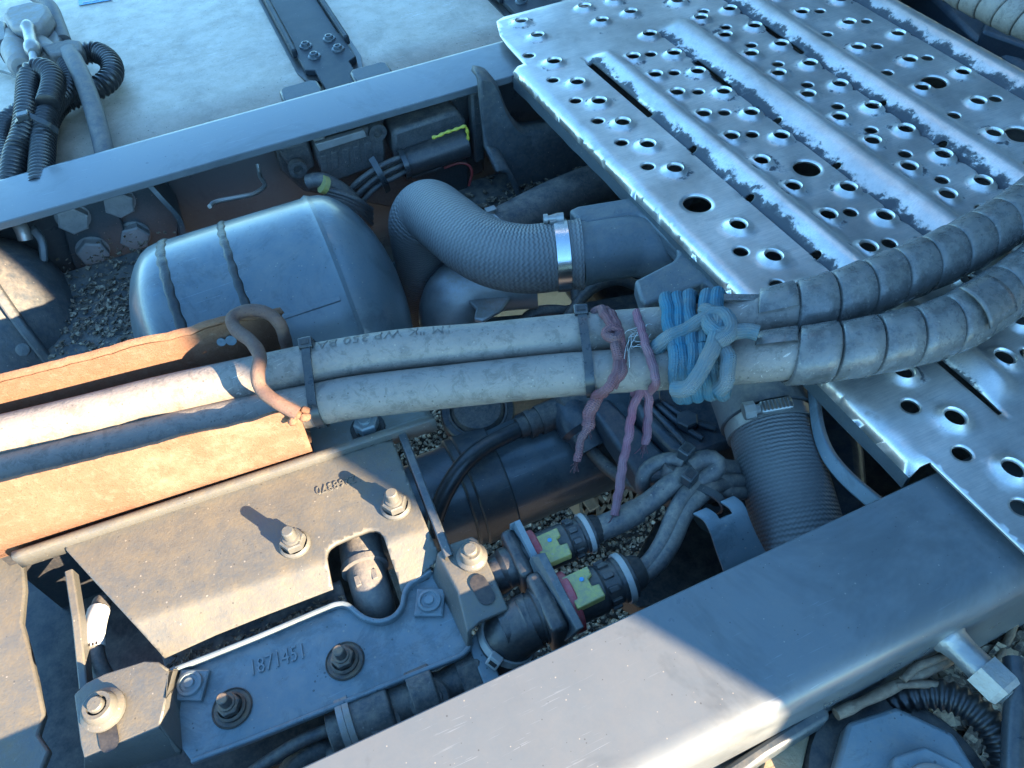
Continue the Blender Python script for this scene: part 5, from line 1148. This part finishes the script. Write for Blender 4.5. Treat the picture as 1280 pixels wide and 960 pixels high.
def corr(path, r, pitch, name, mat, label, cat='conduit', group='corrugated conduits', amp=.09, n=18):
    pth = spline(path, pitch / 6); m = MB(); m.tube(pth, lambda L: r * (1 + amp * max(-1, min(1, 1.8 * math.sin(2 * math.pi * L / pitch)))), n); return finish(build(m, name, mat, smooth=55), label, cat, group)
corr([pz(1100, 885, -.075), pz(1135, 870, -.062), pz(1175, 868, -.055), pz(1210, 882, -.052), pz(1240, 910, -.052), pz(1256, 945, -.055), pz(1262, 990, -.06)], .0088, .0052, 'corrugated_conduit', 'conduit_plastic', 'black corrugated conduit curving round the large cap at the lower right')
# hexagon union on the rail's outer side
a = py(1186, 797, .0712); d = Vector((.14, -1, .0)).normalized(); L = .058; un = thing('pipe_union', a - Z * .03, 'bright zinc pipe union with hexagon nut on the outer side of the near rail', 'pipe union')
m = MB(); m.lathe(a, d, [(-.008, 0), (-.008, .011), (0, .0112), (.002, .0108), (.003, .0098), (L * .18, .0085), (L * .42, .0088), (L * .42, 0)], 28); build(m, 'neck', 'zinc', un, smooth=35)
m = MB(); m.hexa(a + d * L * .38, d, .0118, L * .30, up=X, ch=.18); build(m, 'hexagon_nut', 'zinc', un, smooth=20)
m = MB(); m.tube([a + d * (L * .68 + .0008 * k) for k in range(24)], lambda q: .0072 * (1 + .06 * math.sin(q * 2600)), 18); build(m, 'thread', 'zinc', un, smooth=50)
m = MB(); m.tube(spline([pz(1268, 825, -.03), pz(1271, 860, -.03), pz(1268, 910, -.032), pz(1266, 980, -.035)], .004), .0062, 14); finish(build(m, 'thin_pipe', 'tie_plastic', smooth=60), 'thin dark upright pipe at the right edge of the picture', 'pipe')
m = MB(); m.tube(spline([pz(1296, 930, -.04), pz(1285, 950, -.04), pz(1280, 990, -.04)], .004), .010, 14); finish(build(m, 'grey_pipe', 'bracket_dark', smooth=60), 'grey pipe end in the lower right corner', 'pipe')
# dark bar, rag and wood by the rail
m = MB(); q = [pz(u, v, -.045) for u, v in ((900, 962), (1025, 880), (1036, 884), (1038, 898), (960, 945), (905, 985))]; m.prism(q, (0, 0, -.02)); finish(build(m, 'edge_bar', 'chassis_paint', bevel=.003), 'dark steel bar along the outer foot of the near rail at the bottom', 'bar')
m = cdt_sheet([(965, 950), (1000, 912), (1040, 895), (1056, 925), (1040, 965), (1010, 1000), (965, 1000)], [], lambda u, v: pz(u, v, -.072 + .006 * noise.noise((u * .05, v * .05, 0)) + .003 * noise.noise((u * .16, v * .16, 3))), 4)
finish(build(m, 'rag', 'cloth_blue', solid=.003, smooth=70, weld=False), 'crumpled bluish rag beside the large cap', 'rag')
m = MB(); m.box(pz(975, 960, -.07), (.05, .022, .012), Matrix.Rotation(.7, 3, 'Z')); finish(build(m, 'wood_piece', 'wood_pale', bevel=.002), 'pale splintered wood piece under the rag at the bottom edge', 'wood')
def twig(pts, r, label):
    pth = spline([pz(*p) for p in pts], .003); m = MB(); m.tube(pth, lambda L: r * (1 + .3 * noise.noise((L * 90, r * 999, 0))), 12); finish(build(m, 'twig', 'twig_bark', smooth=40), label, 'twig', 'twigs')
twig([(1045, 893, -.05), (1090, 872, -.05), (1130, 852, -.05), (1165, 835, -.05), (1192, 820, -.055)], .0036, 'thick barked twig lying along the outer foot of the near rail')
twig([(1128, 850, -.046), (1146, 833, -.045), (1165, 826, -.045), (1188, 815, -.05)], .0024, 'thin reddish twig branching above the thick one by the near rail')
twig([(1120, 857, -.048), (1150, 855, -.048), (1178, 856, -.05)], .0022, 'short thin twig pointing at the pipe union')
# litter catching tray under the union
m = MB(); m.box(pz(1240, 800, -.14), (.22, .2, .01)); lt = build(m, 'step_board', 'cast_iron'); finish(lt, 'dark board strewn with straw under the pipe union', 'board')
p = pz(1235, 800, -.133); litter(p, .06, .05, 1500, 'debris', 'straw and bark litter beside the pipe union at the right', .003, .012)
twig([(1245, 830, -.125), (1262, 795, -.12), (1275, 760, -.115), (1290, 735, -.11)], .003, 'long straw stalk leaning among the litter at the right edge')

# ================================================================== sender unit and conduits on the fuel tank
sz = TZ + .02
su = thing('sender_unit', pz(40, 40, TZ), 'grey cast fuel sender unit with hose ports on the tank, top left corner', 'sender unit')
m = MB(); m.prism([pz(u, v, TZ + .055) for u, v in ((2, 18), (8, 8), (40, 0), (58, 4), (62, 14), (52, 28), (35, 34), (12, 32))], (0, 0, -.022)); build(m, 'cover', 'cast_alu', su, bevel=.006, seg=3)
m = MB(); m.prism([pz(u, v, TZ + .035) for u, v in ((5, 30), (60, 18), (75, 40), (70, 60), (45, 66), (20, 60), (8, 48))], (0, 0, -.032)); build(m, 'body', 'cast_alu', su, bevel=.006, seg=3)
def lath2(p, q, prof, name, mat, par, n=20): d = q - p; L = d.length; m = MB(); m.lathe(p, d, [(t * L, r) for t, r in prof], n); return build(m, name, mat, par, smooth=35)
lath2(pz(14, 48, TZ + .03), pz(28, 84, TZ + .03), [(0, 0), (0, .014), (.35, .016), (.5, .018), (.95, .016), (1, .012), (1, 0)], 'port', 'cast_alu', su)
lath2(pz(48, 55, TZ + .03), pz(66, 78, TZ + .03), [(0, 0), (0, .014), (.4, .016), (.8, .017), (1, .013), (1, 0)], 'port', 'cast_alu', su)
lath2(pz(34, 30, TZ + .055), pz(42, 66, TZ + .05), [(0, 0), (0, .006), (.15, .009), (.25, .007), (.7, .0075), (.8, .010), (.95, .009), (1, .006), (1, 0)], 'fuel_coupling', 'zinc', su)
m = MB(); m.prism([pz(u, v, TZ + .05) for u, v in ((50, 57), (85, 48), (100, 50), (102, 62), (90, 66), (62, 68))], (0, 0, -.018)); build(m, 'plug_bracket', 'dusty_plastic', su, bevel=.003)
m = MB(); m.prism([pz(u, v, TZ + .045) for u, v in ((-10, 22), (6, 26), (10, 48), (-10, 54))], (0, 0, -.03)); build(m, 'dark_plug', 'black_plastic', su, bevel=.003)
m = MB(); m.tube(spline([pz(40, 64, TZ + .05), pz(42, 75, TZ + .045), pz(42, 92, TZ + .03)], .003), .0045, 12); build(m, 'white_pipe', 'white_plastic', su, smooth=60)
m = MB(); m.tube(spline([pz(28, 80, TZ + .03), pz(27, 110, TZ + .02), pz(24, 150, TZ + .015), pz(18, 190, TZ + .01)], .004), .0060, 12); build(m, 'feed_pipe', 'black_plastic', su, smooth=60)
cg = .0060
corr([pz(72, 76, TZ + .03), pz(100, 68, TZ + .03), pz(122, 66, TZ + .028), pz(138, 78, TZ + .025), pz(139, 95, TZ + .022), pz(122, 110, TZ + .02), pz(95, 120, TZ + .018), pz(72, 132, TZ + .016), pz(58, 155, TZ + .014), pz(53, 190, TZ + .012), pz(50, 235, TZ + .01)], .0125, cg, 'corrugated_conduit', 'conduit_plastic', 'black corrugated conduit making a wide loop right of the fuel sender')
corr([pz(60, 130, TZ + .045), pz(66, 110, TZ + .048), pz(66, 96, TZ + .05), pz(55, 87, TZ + .052), pz(42, 90, TZ + .05), pz(36, 106, TZ + .046), pz(34, 135, TZ + .042), pz(30, 165, TZ + .036), pz(20, 195, TZ + .03), pz(14, 235, TZ + .022)], .0120, cg, 'corrugated_conduit', 'conduit_plastic', 'black corrugated conduit bent over like a cane below the fuel sender')
corr([pz(84, 78, TZ + .035), pz(90, 95, TZ + .032), pz(85, 112, TZ + .03), pz(70, 126, TZ + .032), pz(58, 145, TZ + .034), pz(54, 175, TZ + .03), pz(50, 235, TZ + .024)], .0118, cg, 'corrugated_conduit', 'conduit_plastic', 'black corrugated conduit running straight down behind the grey flat hose')
corr([pz(26, 140, TZ + .015), pz(10, 152, TZ + .015), pz(3, 172, TZ + .014), pz(6, 195, TZ + .012), pz(22, 225, TZ + .01)], .0115, cg, 'corrugated_conduit', 'conduit_plastic', 'black corrugated conduit bowing out at the left edge')
m = MB(); m.tube(spline([pz(86, 64, TZ + .045), pz(94, 78, TZ + .045), pz(106, 105, TZ + .04), pz(118, 140, TZ + .03), pz(126, 170, TZ + .02), pz(134, 205, TZ + .008)], .004), .0105, 18, sy=.8); finish(build(m, 'rubber_hose', 'smooth_hose', smooth=60), 'smooth grey hose crossing the tank top beside the conduits', 'hose')
m = MB(); m.tube(spline([pz(40, -8, TZ + .035), pz(62, 8, TZ + .035), pz(72, 30, TZ + .03), pz(80, 52, TZ + .025)], .004), .0095, 16); finish(build(m, 'rubber_hose', 'smooth_hose', smooth=60), 'short grey hose behind the fuel sender cover', 'hose')
m = MB(); m.strip(spline([pz(20, 152, TZ + .050), pz(32, 144, TZ + .060), pz(48, 150, TZ + .055), pz(62, 157, TZ + .048), pz(72, 165, TZ + .035)], .003), Vector((.2, .8, .1)), .008, .002)
ct_ = build(m, 'cable_tie', 'tie_plastic', smooth=50); finish(ct_, 'black cable tie binding the corrugated conduits on the tank', 'cable tie')
m = MB(); m.box(pz(29, 145, TZ + .064), (.012, .010, .007)); build(m, 'head', 'tie_plastic', ct_, bevel=.001)
m = MB(); m.tube(spline([pz(-20, 84, TZ + .004), pz(5, 90, TZ + .004), pz(22, 97, TZ + .006)], .004), .0016, 8); finish(build(m, 'wire', 'cable'), 'thin dark wire on the tank at the left edge', 'wire')

# ================================================================== upper right corner behind the plate
m = MB(); m.prism([pz(u, v, -.05) for u, v in ((1130, -40), (1330, -40), (1330, 120), (1270, 75), (1215, 42))], (0, 0, -.05)); finish(build(m, 'rear_beam', 'engine_blue', bevel=.006), 'dark blue beam behind the far side of the tread plate', 'beam')
m = MB(); m.prism([pz(u, v, -.035) for u, v in ((1236, 12), (1330, 40), (1330, 110), (1290, 60), (1228, 38))], (0, 0, -.04)); finish(build(m, 'dark_block', 'engine_blue', bevel=.004), 'dark blue block under the wrapped hose in the top right corner', 'block')
HP3 = spline([pz(1150, -60, .035), pz(1195, -22, .035), pz(1240, 2, .035), pz(1285, 22, .035), pz(1340, 40, .035)], .004)
m = MB(); m.tube(HP3, .017, 24); finish(build(m, 'rubber_hose', 'hose_rubber', smooth=60), 'hose inside the pale spiral guard, top right corner', 'hose')
guard(HP3, 1165, 'pale spiral guard on the hose in the top right corner', pitch=.0225, mat='hose_rubber')
